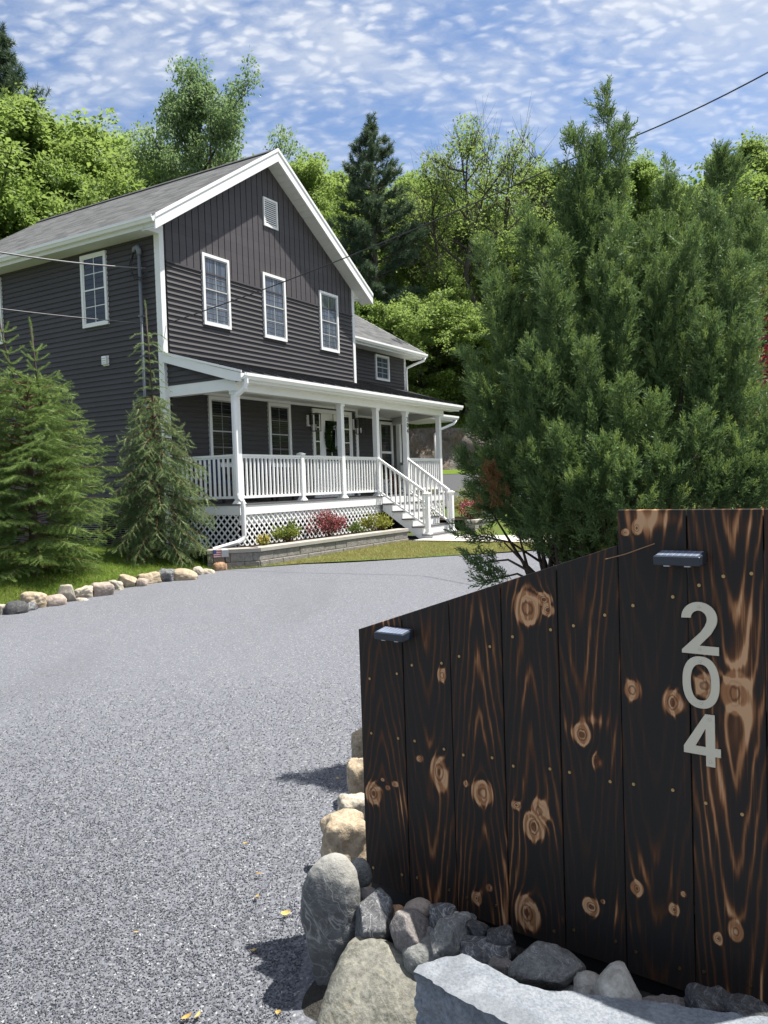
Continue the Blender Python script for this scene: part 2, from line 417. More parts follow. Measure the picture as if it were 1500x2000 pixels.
def rock_mesh(kind, dims, seed, ico_=ICO4):
    V, Fs = ico_; r = np.random.default_rng(seed)
    if kind == 'angular':
        nrm = unit(r.normal(size=(12, 3))); d = .56 + .34 * r.random(12)
        nrm = np.concatenate([nrm, [[1,0,0],[-1,0,0],[0,1,0],[0,-1,0],[0,0,1],[0,0,-1]]]); d = np.concatenate([d, [.92] * 6])
        dots = V @ nrm.T; q = np.where(dots > .08, d[None] / np.maximum(dots, .08), 9)
        k = -55.0; rad = np.log(np.exp(k * q).sum(1)) / k
        rad = rad * (1 + .045 * vnoise(V * 2.2, seed, 4))
    elif kind == 'block':
        rad = (np.abs(V) ** 5).sum(1) ** (-1 / 5.) * .82 * (1 + .24 * vnoise(V * 1.35, seed, 6))
    else:
        rad = (np.abs(V) ** 2.5).sum(1) ** (-1 / 2.5) * (1 + .13 * vnoise(V * .9, seed, 3)) + .012 * vnoise(V * 5, seed + 5, 3)
    P = V * rad[:, None]; P = P / np.abs(P).max(0) * np.array(dims) / 2
    return P, Fs
def rock_mat(name, cols, vein=0.0, speck=.3, scale=8, rough=.8, stain=None, veincol=(.55, .54, .52)):
    m = Mat(name, rough, .3); v = m.coord()
    n1 = m.noise(v, scale, 6, .62, .5); n2 = m.noise(v, scale * 9, 4, .7); n3 = m.noise(v, scale * .55, 5, .6, 1.2)
    c = m.mix(n1.ramp(.30, .68), cols[0], cols[1])
    if stain: c = m.mix(n3.ramp(.52, .68) * .8, c, stain)
    if vein:
        w = m.noise(v, scale * .9, 3, .5, 1.6); l = (w - .5).abs(); c = m.mix((1.0 - l.ramp(.0, .018)) * vein, c, veincol)
        w2 = m.noise(v, scale * 3, 4, .6, 1.0); l2 = (w2 - .5).abs(); c = m.mix((1.0 - l2.ramp(.0, .03)) * vein * .5, c, veincol)
    c = m.mix(n2.ramp(.35, .75) * speck, c, tuple(min(.8, q * 2.0 + .03) for q in cols[1]))
    c = m.mix((1.0 - n2.ramp(.25, .45)) * speck, c, tuple(q * .4 for q in cols[0]))
    patch = m.noise(v, scale * .4, 3, .5, .6); c = m.mix(patch.ramp(.50, .62) * .45, c, tuple((q0 + q1) * .32 for q0, q1 in zip(cols[0], cols[1]))); fl = X(m.nt, m.voro(v, scale * .8)); m.color(c); m.bump(n1 * .55 + n2 * .28 + n3 * .35 + fl * .25, .8, .022); return m.m
RM = dict(
    grey=rock_mat('grey_stone', ((.085, .088, .092), (.17, .172, .175)), .55, .3, 7),
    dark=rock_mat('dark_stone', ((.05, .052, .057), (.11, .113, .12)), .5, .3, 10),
    green=rock_mat('greenish_stone', ((.085, .085, .072), (.155, .152, .13)), .22, .45, 6, .8, (.25, .19, .10), (.42, .40, .28)),
    granite=rock_mat('pale_granite', ((.135, .152, .175), (.195, .212, .235)), .0, .35, 12, .8),
    pink=rock_mat('pinkish_stone', ((.105, .097, .095), (.19, .172, .165)), .2, .35, 12),
    rose=rock_mat('rose_stone', ((.20, .155, .13), (.36, .30, .25)), .15, .2, 10),
    cream=rock_mat('cream_stone', ((.24, .20, .15), (.44, .39, .32)), .1, .3, 9, .8, (.24, .15, .10)),
    tan=rock_mat('tan_stone', ((.20, .155, .10), (.38, .31, .22)), .1, .35, 8, .8, (.20, .13, .085)),
    orange=rock_mat('orange_stone', ((.24, .135, .07), (.38, .245, .15)), .0, .3, 8),
    standing=rock_mat('standing_stone_grey', ((.070, .073, .074), (.115, .118, .117)), .35, .22, 5, .75),
    white=rock_mat('white_boulder', ((.26, .24, .20), (.44, .42, .38)), .1, .25, 7, .7, (.36, .27, .15)),
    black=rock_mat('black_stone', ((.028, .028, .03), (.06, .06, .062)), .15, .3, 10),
    slate=rock_mat('slate_stone', ((.09, .092, .09), (.16, .162, .158)), .35, .4, 12),
    lichen=rock_mat('lichen_stone', ((.10, .105, .10), (.19, .195, .185)), .1, .3, 10, .8, (.55, .54, .52)),
)
def faced_rock(label, mat, outline, Z, dep, bulge, seed, group=None, name='rock', cat='rock', lean=0.0, cuts=10, smooth=2):
    O = np.array(outline, float); loop = []
    for a, b in zip(O, np.roll(O, -1, 0)):
        n = max(1, int(np.hypot(*(b - a)) / 4));
        for k in range(n): loop.append(a + (b - a) * k / n)
    loop = np.array(loop)
    for _ in range(smooth): loop = (np.roll(loop, 1, 0) + loop * 2 + np.roll(loop, -1, 0)) / 4
    c0 = loop.mean(0); N = len(loop); V = []
    prof = [(0.0005, -1.0), (0.03, -1.0)] + [(s, -(1 - s ** 3.2)) for s in np.linspace(.12, .97, 16)] + [(1.0, .10)] + [(1.0 - .22 * t ** 2, .1 + .9 * t) for t in np.linspace(.12, 1, 10)] + [(.5, 1.02), (.0005, 1.04)]
    for s, d in prof:
        zz = Z + (d * bulge if d < 0 else d * dep)
        for p in loop: q = c0 + (p - c0) * s; V.append(at(q[0], q[1], zz + lean * (c0[1] - q[1]) / 100.))
    V = np.array(V); cen = V.mean(0); r = np.random.default_rng(seed); sz = np.abs(V - cen).max(0)
    for _ in range(cuts):                                  # flat broken faces
        nv = unit(r.normal(size=3) * np.array([1, 1, .8])); dd = (V - cen) @ nv; lim = dd.max() * (.78 + .18 * r.random()); V = V - nv * (np.maximum(dd - lim, 0) * .92)[:, None]
    nrm = unit(V - cen); size = np.abs(V - cen).max()
    V = V + nrm * (size * (.050 * vnoise((V - cen) / size * 1.6, seed, 4) + .012 * vnoise((V - cen) / size * 9, seed + 2, 3)))[:, None]
    i = np.arange(len(prof) - 1)[:, None] * N; j = np.arange(N)[None]; Fq = np.stack([i + j, i + N + j, i + N + (j + 1) % N, i + (j + 1) % N], -1).reshape(-1, 4)
    o = link(name, np_mesh(name, V - cen, Fq[:, ::-1], True), None, RM[mat]); o.location = cen
    return tag(o, label, cat, group)
def rock(label, mat, px, Z, dims=None, kind='round', seed=1, rz=0.0, tilt=(0, 0), group=None, name='rock', lift=0, res=ICO4, k=(1.0, .9, .9)):
    x0, y0, x1, y1 = px; c = at((x0 + x1) / 2, (y0 + y1) / 2, Z)
    w = (x1 - x0) * Z / F_PX; h = (y1 - y0) * Z / F_PX
    if dims is None: dims = (w * k[0], (w + h) / 2 * k[2], h * k[1])
    P, Fs = rock_mesh(kind, dims, seed, res)
    o = link(name, np_mesh(name, P, Fs, True), None, RM[mat])
    o.location = (c[0], c[1], c[2] + lift); o.rotation_euler = (tilt[0], tilt[1], rz)
    return tag(o, label, 'rock', group)

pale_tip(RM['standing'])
# border along the lawn: (px box, material, kind, label)
G1 = 'border stones between lawn and drive'
BORD = [
 ((-8,1176,12,1202),'cream','block','white cream stone cut by the left edge of the photo, first in the lawn border'),
 ((9,1171,53,1200),'black','round','smooth dark charcoal boulder near the left end of the lawn border'),
 ((48,1172,72,1194),'grey','angular','small grey stone wedged between charcoal boulder and orange rough rock'),
 ((42,1153,91,1188),'tan','block','rough orange brown rock above the charcoal boulder in the lawn border'),
 ((86,1158,129,1184),'rose','round','smooth round pinkish boulder left of the upright stone in the lawn border'),
 ((113,1141,149,1176),'cream','angular','upright pale stone with black top standing in the lawn border'),
 ((147,1163,173,1175),'cream','round','low flat cream stone at the foot of a pitted cream rock by the drive'),
 ((145,1143,184,1168),'cream','block','pitted cream rock right of the upright stone in the lawn border'),
 ((180,1136,220,1165),'rose','block','rough brown and cream rock in the middle of the lawn border'),
 ((209,1131,239,1155),'cream','block','short cream rock left of the leaning tan stone in the lawn border'),
 ((226,1121,265,1149),'tan','angular','leaning tan stone with dark left face in the lawn border'),
 ((264,1126,290,1147),'rose','round','small rounded pink stone in front of a square greyish block'),
 ((269,1116,312,1141),'tan','block','square greyish tan block behind the small pink stone'),
 ((308,1110,342,1137),'dark','block','blackened craggy stone below the right spruce in the lawn border'),
 ((334,1109,386,1134),'tan','round','long low smooth tan boulder right of the blackened stone'),
 ((375,1104,398,1124),'cream','round','small cream cobble behind the long tan boulder'),
 ((394,1108,419,1122),'cream','round','low pale flat stone between cream cobble and stake light'),
 ((416,1095,443,1116),'orange','round','smooth orange brown boulder under the stake light'),
 ((441,1093,465,1111),'rose','round','cream pink stone right of the orange boulder'),
 ((457,1090,491,1108),'tan','round','smooth tan boulder near the retaining wall corner'),
 ((487,1089,504,1107),'cream','round','last tan stone of the lawn border touching the retaining wall'),
]
for k_, (px, mt, kd, lb) in enumerate(BORD):
    z = .15
    for _ in range(5):
        Pb = on_level((px[0] + px[2]) / 2, px[3], z); z = float(hz(Pb[0], Pb[1]))
    rock(lb, mt, px, depth(Pb) + .12, None, kd, 40 + k_, RNG.random() * 1.2 - .4, (RNG.random() * .5 - .25, RNG.random() * .5 - .25), G1, 'border_stone', -.04, ICO4, (1.06, 1.28, 1.0))

# stones round the fence
G2 = 'stones piled at the foot of the fence'
faced_rock('tall smooth grey standing stone with pale tip at the fence end', 'standing', [(650,1664),(673,1670),(694,1700),(704,1740),(708,1800),(704,1850),(690,1900),(660,1960),(630,1958),(612,1905),(598,1845),(590,1785),(592,1740),(606,1700),(628,1676)], 2.50, .13, .050, 5, None, 'standing_stone', cuts=3, smooth=4)
faced_rock('large greenish grey boulder between the standing stone and the granite slab', 'green', [(698,1832),(722,1826),(748,1832),(782,1852),(826,1868),(866,1896),(892,1936),(900,2140),(596,2140),(608,2040),(626,1968),(648,1912),(668,1866),(682,1842)], 2.22, .24, .045, 9, None, 'boulder', lean=.08, cuts=7)
PILE = [
 ((698,1730,738,1782),'pink','round','brownish round cobble tight against the standing stone'),
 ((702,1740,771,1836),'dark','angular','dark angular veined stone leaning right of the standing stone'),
 ((758,1762,793,1799),'orange','angular','rusty orange stone in shade under the fence'),
 ((792,1754,842,1792),'rose','round','pale pink pointed cobble under the second fence board'),
 ((765,1780,843,1862),'pink','angular','pinkish grey stone in front of the pale pink cobble'),
 ((838,1766,890,1811),'dark','block','dark grey block under the third fence board'),
 ((884,1778,917,1813),'cream','angular','dirty cream chunk beside the dark grey block'),
 ((845,1797,917,1873),'slate','angular','tall olive grey stone standing in the middle of the pile'),
 ((791,1832,870,1888),'lichen','round','rounded grey stone with white lichen patch on top'),
 ((823,1810,862,1854),'slate','angular','grey stone wedged behind the lichen stone'),
 ((916,1794,960,1839),'black','angular','black angular stone below the fourth fence board'),
 ((952,1811,1004,1860),'black','block','charcoal flat stone right of the black angular stone'),
 ((902,1834,994,1885),'dark','block','dark stone streaked with white veins in front of the charcoal stone'),
 ((942,1860,1002,1917),'pink','angular','pinkish grey wedge stone standing beside the big slate block'),
 ((1122,1895,1178,1956),'white','round','small cream boulder touching the left side of the white boulder'),
 ((1096,1922,1152,1954),'slate','angular','small speckled stone at the foot of the cream boulder'),
 ((1260,1952,1356,1986),'pink','block','low pink brown stone peeking over the granite slab'),
 ((872,1858,906,1890),'cream','angular','small pale stone at the tip of the granite slab'),
 ((686,1674,722,1722),'lichen','round','pale grey stone half hidden behind the left fence board'),
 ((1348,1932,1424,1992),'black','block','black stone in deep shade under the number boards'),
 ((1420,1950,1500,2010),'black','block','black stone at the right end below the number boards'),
 ((900,1780,930,1806),'dark','round','little grey pebble tucked under the fence by the cream chunk'),
]
for k_, (px, mt, kd, lb) in enumerate(PILE):
    cxp, cyp = (px[0] + px[2]) / 2, (px[1] + px[3]) / 2
    t = np.clip((cxp - 715) / (1486 - 715), -.1, 1.1)
    zf = 2.66 - .70 * t ** .85 if t > 0 else 2.68
    yb = 1721 + (1986 - 1721) * t                       # fence foot at this column
    Z = zf - .02 - np.clip((px[3] - yb) / 115., -.3, 1.2) * .16
    if lb.startswith('pale grey stone half'): Z = 2.75
    rock(lb, mt, px, Z, None, kd, 300 + k_ * 7, RNG.random() * .6 - .3, (RNG.random() * .3 - .15, RNG.random() * .3 - .15), G2, 'stone', -.012, ICO4, (1.16, 1.15, 1.15))
faced_rock('big flat slate block under the fifth fence board', 'slate', [(1048,1834),(1085,1843),(1146,1868),(1144,1902),(1098,1936),(1048,1934),(992,1908),(984,1896),(1004,1868),(1028,1848)], 2.16, .16, .035, 31, G2, 'stone', lean=.10)
faced_rock('large pointed white boulder behind the granite slab', 'white', [(1208,1876),(1224,1882),(1243,1914),(1258,1946),(1266,1990),(1215,1996),(1165,1985),(1160,1945),(1164,1915),(1180,1896),(1194,1881)], 2.02, .12, .06, 17, G2, 'stone', lean=.03)
G3 = 'stones edging the drive behind the fence'
EDGE = [((629,1588,716,1700),'tan','block',3.28,'striped tan block beside the standing stone at the drive edge'),
 ((660,1553,722,1622),'cream','block',3.62,'cream flat topped stone behind the striped tan block'),
 ((677,1485,730,1560),'tan','block',3.98,'brown grey upright block half behind the left fence board'),
 ((688,1428,734,1490),'tan','block',4.42,'yellowish block farthest along the drive edge at the fence')]
for k_, (px, mt, kd, Z, lb) in enumerate(EDGE):
    rock(lb, mt, px, Z, None, kd, 77 + k_, .25, (0, 0), G3, 'edging_stone', 0, ICO4, (1.05, 1.05, 1.0))

# granite slab in front of the fence
def slab():
    Pt = [(818,1893,2.13),(868,1874,2.16),(905,1866,2.17),(955,1896,2.12),(1010,1924,2.05),(1060,1940,2.0),(1150,1947,1.94),(1260,1962,1.87),(1400,1976,1.80),(1530,1994,1.74),
          (1560,2075,1.62),(1200,2052,1.66),(1010,2000,1.78),(950,1972,1.86),(880,1936,1.98),(838,1908,2.08)]
    zt = .345
    top = [on_level(a, b, zt) for a, b, _ in Pt]
    top = [np.array([p[0], p[1]]) for p in top]
    # densify
    loop = []
    for a, b in zip(top, top[1:] + top[:1]):
        L_ = np.linalg.norm(b - a); n = max(1, int(L_ / .008))
        for k in range(n): loop.append(a + (b - a) * k / n)
    loop = np.array(loop); N = len(loop); cen = loop.mean(0)
    ax = loop[:, None, :]
    r = np.random.default_rng(3)
    rings = []; zs = [zt, zt - .004, zt - .012] + list(np.linspace(zt - .022, -.05, 40))
    P3 = np.concatenate([loop, np.zeros((N, 1))], 1)
    for j, z in enumerate(zs):
        out = unit(loop - np.roll(loop, 1, 0)); nrm = np.stack([out[:, 1], -out[:, 0]], 1)
        P3[:, 2] = z
        d = .018 * vnoise(P3 * 24, 4, 5) + .026 * vnoise(P3 * 7, 8, 4) + .006 * vnoise(P3 * 70, 9, 2)
        inset = (-.010 if j == 0 else -.004 if j == 1 else 0.0) + (d if j > 1 else d * .4)
        q = loop + nrm * (inset)[:, None]
        rings.append(np.concatenate([q, np.full((N, 1), z)], 1))
    V = [tuple(p) for R_ in rings for p in R_]
    Fq = []
    for j in range(len(zs) - 1):
        for k in range(N):
            a = j * N + k; b = j * N + (k + 1) % N; Fq.append((a, b, b + N, a + N))
    mb = MB(); mb.add(V, [f[::-1] for f in Fq] + [tuple(range(N))])
    o = mb.build('granite_slab', RM['granite'], None, False)
    return tag(o, 'long pale blue grey granite slab with rough split face in front of the fence', 'stone slab')
slab()
# gritty ground the pile sits on
m = Mat('grit', .95, .1); v = m.world(); n2 = m.noise(v, 90, 4, .7); m.color(m.mix(n2, (.02, .019, .018), (.09, .085, .075))); m.bump(n2, 1, .02)
gx = np.linspace(-.32, 1.9, 40); gy = np.linspace(1.3, 3.2, 40)
fd = np.array([.795, -.607]); fn = np.array([-.607, -.795])
def gritz(x, y):
    s = (x + .1045) * fn[0] + (y - 2.8252) * fn[1]                 # distance in front of the fence
    t = (x + .1045) * fd[0] + (y - 2.8252) * fd[1]
    return -.03 + .18 * sstep(t, -.06, .16) * sstep(-s, -.75, -.1)
sheet('stone_bed', gx, gy, gritz, m.m, lambda x, y: (((x + .1045) * fn[0] + (y - 2.8252) * fn[1]) > -.12) & (((x + .1045) * fd[0] + (y - 2.8252) * fd[1]) > .03) & (((x + .1045) * fd[0] + (y - 2.8252) * fd[1]) < 1.9))
mb = MB(); ring = [(-.10, 2.92), (-.16, 3.3), (-.13, 3.9), (-.10, 4.4), (.02, 4.75), (.3, 5.2), (.8, 5.7), (1.5, 6.1), (2.3, 6.2), (3.0, 5.7), (3.3, 4.8), (3.2, 3.6), (2.8, 2.5), (2.2, 1.7), (1.55, 1.55), (1.0, 1.98)]
mb.add([(x, y, float(hz(x, y)) + .030) for x, y in ring] + [(1.5, 3.9, .12)], [(i, (i + 1) % len(ring), len(ring)) for i in range(len(ring))]); tag(mb.build('planting_bed', M_MULCH), kind='structure')

# fallen leaves and twigs on the drive
m = foliage('dry_leaf', (.42, .25, .06), (.62, .46, .16), (.5, .36, .1), .25, 30, .6, .8)
LEAF = [((495,1857),3.2,'yellow curled leaf lying on the drive nearest the boulder shadow'),((558,1784),3.4,'small crumpled tan leaf on the drive left of the standing stone'),((502,1752),2.6,'brown leaf speck on the drive above the crumpled tan leaf'),
 ((365,1987),3.0,'narrow pale leaf at the bottom edge of the drive'),((387,1985),3.2,'yellow leaf beside the narrow pale leaf at the bottom edge'),((545,1978),2.6,'small tan leaf in the boulder shadow at the bottom edge'),
 ((505,1707),2.4,'yellow flat leaf halfway up the drive'),((480,1647),2.2,'greenish leaf alone on the drive above the yellow flat leaf'),((230,1488),2.4,'yellow leaf farthest left on the open drive'),((265,1821),2.0,'small brown leaf left of centre on the near drive'),((660,1520),2.0,'greenish leaf close to the edging stones')]
for k_, ((px, py), sz, lb) in enumerate(LEAF):
    P = on_level(px, py, .04); P = on_level(px, py, float(hz(P[0], P[1])) + .018)
    L_ = .011 * sz; mb = MB(); vs = []
    for i in range(5):
        t = i / 4; ww = L_ * .28 * math.sin(PI * min(.97, t * .93 + .06)); c = .35 * L_ * (t - .5) ** 2 * 4 * .5
        vs += [(-ww, t * L_ - L_ / 2, c + .35 * ww), (0, t * L_ - L_ / 2, c), (ww, t * L_ - L_ / 2, c + .45 * ww)]
    fs = []
    for i in range(4):
        for j in range(2): a = i * 3 + j; fs.append((a, a + 1, a + 4, a + 3))
    mb.add(vs, fs); o = mb.build('fallen_leaf', m); o.location = P; o.rotation_euler = (RNG.random() * .4, RNG.random() * .5, RNG.random() * 6)
    tag(o, lb, 'leaf', 'fallen leaves on the drive')
# ------------------------------------------------------------------ house (local axes: x along the porch front, y into the depth, z up)
def vinyl(name, col):
    m = Mat(name, .55, .22); v = m.coord(); n = m.noise(v, 1.2, 4); w = m.noise(m.coord('Object', (2, 2, 60)), 3, 4, .6)
    x_, y_, z_ = m.xyz(v); cb_ = m.new('ShaderNodeCombineXYZ'); m.ln((x_ + y_).s, cb_.inputs[0]); m.ln(z_.s, cb_.inputs[1])
    br = m.new('ShaderNodeTexBrick'); m.ln(cb_.outputs[0], br.inputs['Vector']); br.inputs['Scale'].default_value = 1.0; br.inputs['Brick Width'].default_value = 3.1; br.inputs['Row Height'].default_value = .213; br.inputs['Mortar Size'].default_value = .0022; br.offset = .37
    br.inputs['Color1'].default_value = (*[c * .93 for c in col], 1); br.inputs['Color2'].default_value = (*[c * 1.07 for c in col], 1); br.inputs['Mortar'].default_value = (*[c * .55 for c in col], 1)
    m.color(m.mix(1.0, br.outputs[0], m.mix(n * .6 + w * .4, (.86, .86, .86), (1.14, 1.14, 1.14)), 'MULTIPLY')); m.bump(w, .12, .004); return m.m
M_SIDE = vinyl('charcoal_siding', (.070, .0655, .068))
M_BATTEN = vinyl('charcoal_batten', (.080, .073, .078))
M_WHITE = plain('white_trim', (.80, .80, .79), .42, .05, 5, .45)
M_WHITE2 = plain('white_soffit', (.70, .71, .69), .55, .05, 2, .3)
M_METAL_B = plain('black_metal_roof', (.022, .022, .024), .38, .2, 4, .5)
M_DECK = plain('grey_decking', (.10, .095, .10), .6, .15, 12)
M_BLACK = plain('black_metal', (.012, .012, .013), .4, .2, 10)
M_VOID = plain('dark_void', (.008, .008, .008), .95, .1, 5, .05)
M_MUNT = plain('dim_muntin', (.22, .225, .23), .5, .05, 5)
M_GREYV = plain('grey_sash', (.42, .43, .43), .45, .05, 5)
m = Mat('window_glass', .03, .75); v = m.coord(); fold = (m.noise(m.coord('Object', (14, 14, .8)), 2.0, 3) - .5); wob_ = m.noise(v, 2.2, 2)
m.color(m.mix(fold.ramp(-.1, .25), (.045, .058, .078), (.14, .165, .20))); m.bump(wob_, .05, .05); M_GLASS = m.m
m = Mat('blind_glass', .05, .28); v = m.coord(); x_, y_, z_ = m.xyz(v); sl_ = ((z_ * 125.0).sin() * .5 + .5)
m.color(m.mix(sl_, (.006, .007, .009), (.022, .025, .028))); M_BLIND = m.m
m = Mat('dark_glass', .03, .6); m.color((.012, .016, .016)); M_DARKGL = m.m
m = Mat('shingle', .92, .15); v = m.coord(); br = m.new('ShaderNodeTexBrick')
br.offset = .5; br.inputs['Scale'].default_value = 1.0; br.inputs['Brick Width'].default_value = .34; br.inputs['Row Height'].default_value = .145
br.inputs['Color1'].default_value = (.062, .064, .066, 1); br.inputs['Color2'].default_value = (.17, .173, .175, 1); br.inputs['Mortar'].default_value = (.05, .05, .05, 1); br.inputs['Mortar Size'].default_value = .006; br.inputs['Bias'].default_value = -.1
uvm = m.new('ShaderNodeTexCoord'); m.ln(uvm.outputs['UV'], br.inputs['Vector'])
n1 = m.noise(v, 4, 5, .65); n2 = m.noise(v, 45, 3, .7)
c = m.mix(n1.ramp(.35, .7) * .5, br.outputs[0], (.15, .152, .155)); c = m.mix(n2 * .5, c, (.06, .06, .062)); m.color(c); m.bump(n2, .6, .01); M_SHING = m.m

HOUSE = tag(empty('house', HO, math.atan2(HU[1], HU[0])), 'two storey charcoal sided house with white trimmed gable and front porch', 'house')
XL = -.09                                    # plane of the left wall
LAP = .1065
def lap_wall(name, axis, plane, a0, a1, z0, z1, sgn, mat=M_SIDE, clip=None, zref=6.2):
    """clapboards: real laps that lean out at the foot. axis 0: wall runs along x (faces -y); 1: along y (faces sgn x)"""
    mb = MB(); n0 = math.floor((z0 - zref) / LAP); z = zref + n0 * LAP
    while z < z1 - 1e-4:
        lo, hi = max(z, z0), min(z + LAP, z1)
        if hi - lo > .004:
            fr = lambda q: float(np.interp((q - z) / LAP, (0, .10, .35, .65, 1), (.026, .0215, .0105, .0035, .001)))
            A0, A1 = (a0, a1) if clip is None else clip((lo + hi) / 2)
            if A1 - A0 > .02:
                pts = []; qs = [(lo, 0.0), (lo, fr(lo))] + [(z + LAP * t, fr(z + LAP * t)) for t in (.10, .35, .65) if lo < z + LAP * t < hi] + [(hi, fr(hi))]
                for q, out in qs:
                    for a in (A0, A1):
                        pts.append((a, plane - out, q) if axis == 0 else (plane + sgn * out, a, q))
                mb.add(pts, [(2 * i, 2 * i + 1, 2 * i + 3, 2 * i + 2) for i in range(len(qs) - 1)])
        z += LAP
    return mb.build(name, mat, HOUSE)
W1X, EAVE, PK = 6.95, 6.9, 9.11
roofz = lambda x: 9.385 - .645 * abs(x - 3.38)
soffz = lambda x: 9.125 - .64 * abs(x - 3.38)
# front wall
lap_wall('front_wall', 0, 0.0, .08, W1X - .08, .35, 6.2, 1)
lap_wall('left_wall', 1, XL, .1, 8.0, .25, 6.95, -1)
bw = MB(); bw.box(XL, W1X, .02, .30, .2, 6.9); bw.prism([(XL, 6.9), (W1X, 6.9), (3.38, 9.10)], 1, .02, 7.95); bw.box(XL + .005, W1X, .3, 7.95, .2, 6.9)
bw.build('wall_core', M_SIDE, HOUSE)
# board and batten gable
gb = MB(); x = .06; pitch = .196
while x < W1X - .06:
    xe = min(x + pitch, W1X - .05)
    for a, b, pr in ((x, x + .016, .004), (x + .016, x + .030, .022), (x + .030, xe, .016)):
        b = min(b, xe)
        if b - a < .001: continue
        segs = [(a, b)] if not (a < 3.38 < b) else [(a, 3.38), (3.38, b)]
        for p, q in segs:
            gb.prism([(p, 6.2), (q, 6.2), (q, min(soffz(q) + .02, 9.12)), (p, min(soffz(p) + .02, 9.12))], 1, -pr, .019)
    x = xe
gb.build('gable_panel', M_BATTEN, HOUSE)
MB().box(.08, W1X - .08, -.035, .01, 6.165, 6.20).build('siding_channel', M_BATTEN, HOUSE)
# corner boards
MB().box(XL - .02, .01, -.035, .0195, .3, 6.86).box(XL - .022, XL + .01, .0205, .11, .3, 6.99).build('corner_board', M_WHITE, HOUSE)
MB().box(W1X - .09, W1X + .02, -.035, .12, 1.3, 6.95).build('corner_board', M_WHITE, HOUSE)
# main roof
def roof_slab(name, pts_xy, zf, th, mat, uvscale=1.0):
    mb = MB(); b = [(x, y, zf(x, y) - th) for x, y in pts_xy]; t = [(x, y, zf(x, y)) for x, y in pts_xy]
    n = len(pts_xy); mb.add(b + t, [tuple(range(n))[::-1], tuple(range(n, 2 * n))] + [(i, (i + 1) % n, n + (i + 1) % n, n + i) for i in range(n)])
    o = mb.build(name, mat, HOUSE); uv = o.data.uv_layers.new(name='UVMap')
    for lp in o.data.loops:
        c = o.data.vertices[lp.vertex_index].co; uv.data[lp.index].uv = (c.x, c.y)
    return o
OV, BK = .36, 8.1
def shingle_uv(o, along, across, base):
    uv = o.data.uv_layers[0]
    for lp in o.data.loops:
        c = o.data.vertices[lp.vertex_index].co; uv.data[lp.index].uv = (c[along], (c[across] - base) * 1.19)
EL, ER = -.50, 7.38
r1 = roof_slab('roof', [(EL, -OV + .02), (3.38, -OV + .02), (3.38, BK), (EL, BK)], lambda x, y: roofz(x), .05, M_SHING); shingle_uv(r1, 1, 0, EL)
r2 = roof_slab('roof', [(3.381, -OV + .02), (ER, -OV + .02), (ER, BK), (3.381, BK)], lambda x, y: roofz(x), .05, M_SHING); shingle_uv(r2, 1, 0, ER)
MB().prism([(3.20, 9.283), (3.38, 9.399), (3.56, 9.283), (3.56, 9.305), (3.38, 9.421), (3.20, 9.305)], 1, -OV + .05, BK).build('ridge_cap', M_SHING, HOUSE)
# rake fascia, drip edge, soffit
for s, xe in ((-1, EL - .02), (1, ER + .02)):
    f = MB(); zr = roofz(xe); 
    f.prism([(3.38, 9.38), (xe, zr - .005), (xe, zr - .262), (3.38, 9.38 - .262)], 1, -OV - .02, -OV + .019); f.build('rake_board', M_WHITE, HOUSE)
    f = MB(); f.prism([(3.38, 9.417), (xe, zr + .030), (xe, zr - .045), (3.38, 9.340)], 1, -OV - .036, -OV - .021); f.build('rake_trim', M_WHITE, HOUSE)
    so_ = MB(); n = 26
    for i in range(n):
        xa = 3.38 + (xe - 3.38) * i / n; xb = 3.38 + (xe - 3.38) * (i + .955) / n
        so_.prism([(xa, soffz(xa)), (xb, soffz(xb)), (xb, soffz(xb) + .02), (xa, soffz(xa) + .02)], 1, -OV + .02, .0)
    so_.build('rake_soffit', M_WHITE2, HOUSE)
# eaves: boxed soffit, fascia and gutter
GUT = [(0, 0), (-.075, 0), (-.10, .05), (-.115, .06), (-.115, .115), (-.10, .115), (-.10, .075), (-.012, .02), (-.012, .115), (0, .115)]
def gutter_x(name, x, z, y0, y1, sgn=-1):
    return MB().prism([(x + (-sgn) * p[0] * 1.0, z + p[1]) for p in GUT], 1, y0, y1).build(name, M_WHITE, HOUSE)
def gutter_y(name, y, z, x0, x1):
    return MB().prism([(y + p[0], z + p[1]) for p in GUT], 0, x0, x1).build(name, M_WHITE, HOUSE)
ze = roofz(EL)
MB().box(EL, EL + .02, -OV + .02, BK, ze - .21, ze - .01).box(EL + .0205, XL - .005, -.02, BK, ze - .20, ze - .185).build('eave_soffit', M_WHITE2, HOUSE)
MB().prism([(EL + .0, ze - .21), (EL, ze - .01), (XL, ze + .24), (XL, ze - .21)], 1, -.045, -.0205).build('eave_return', M_WHITE, HOUSE)
gutter_x('gutter', EL - .001, ze - .135, -OV - .01, BK, -1)
MB().box(ER - .02, ER, -OV + .02, BK, ze - .21, ze - .02).box(W1X + .021, ER - .0205, -.02, BK, ze - .20, ze - .185).build('eave_soffit', M_WHITE2, HOUSE)
MB().prism([(ER, ze - .21), (ER, ze - .01), (W1X, ze + .24), (W1X, ze - .21)], 1, -.045, -.0205).build('eave_return', M_WHITE, HOUSE)

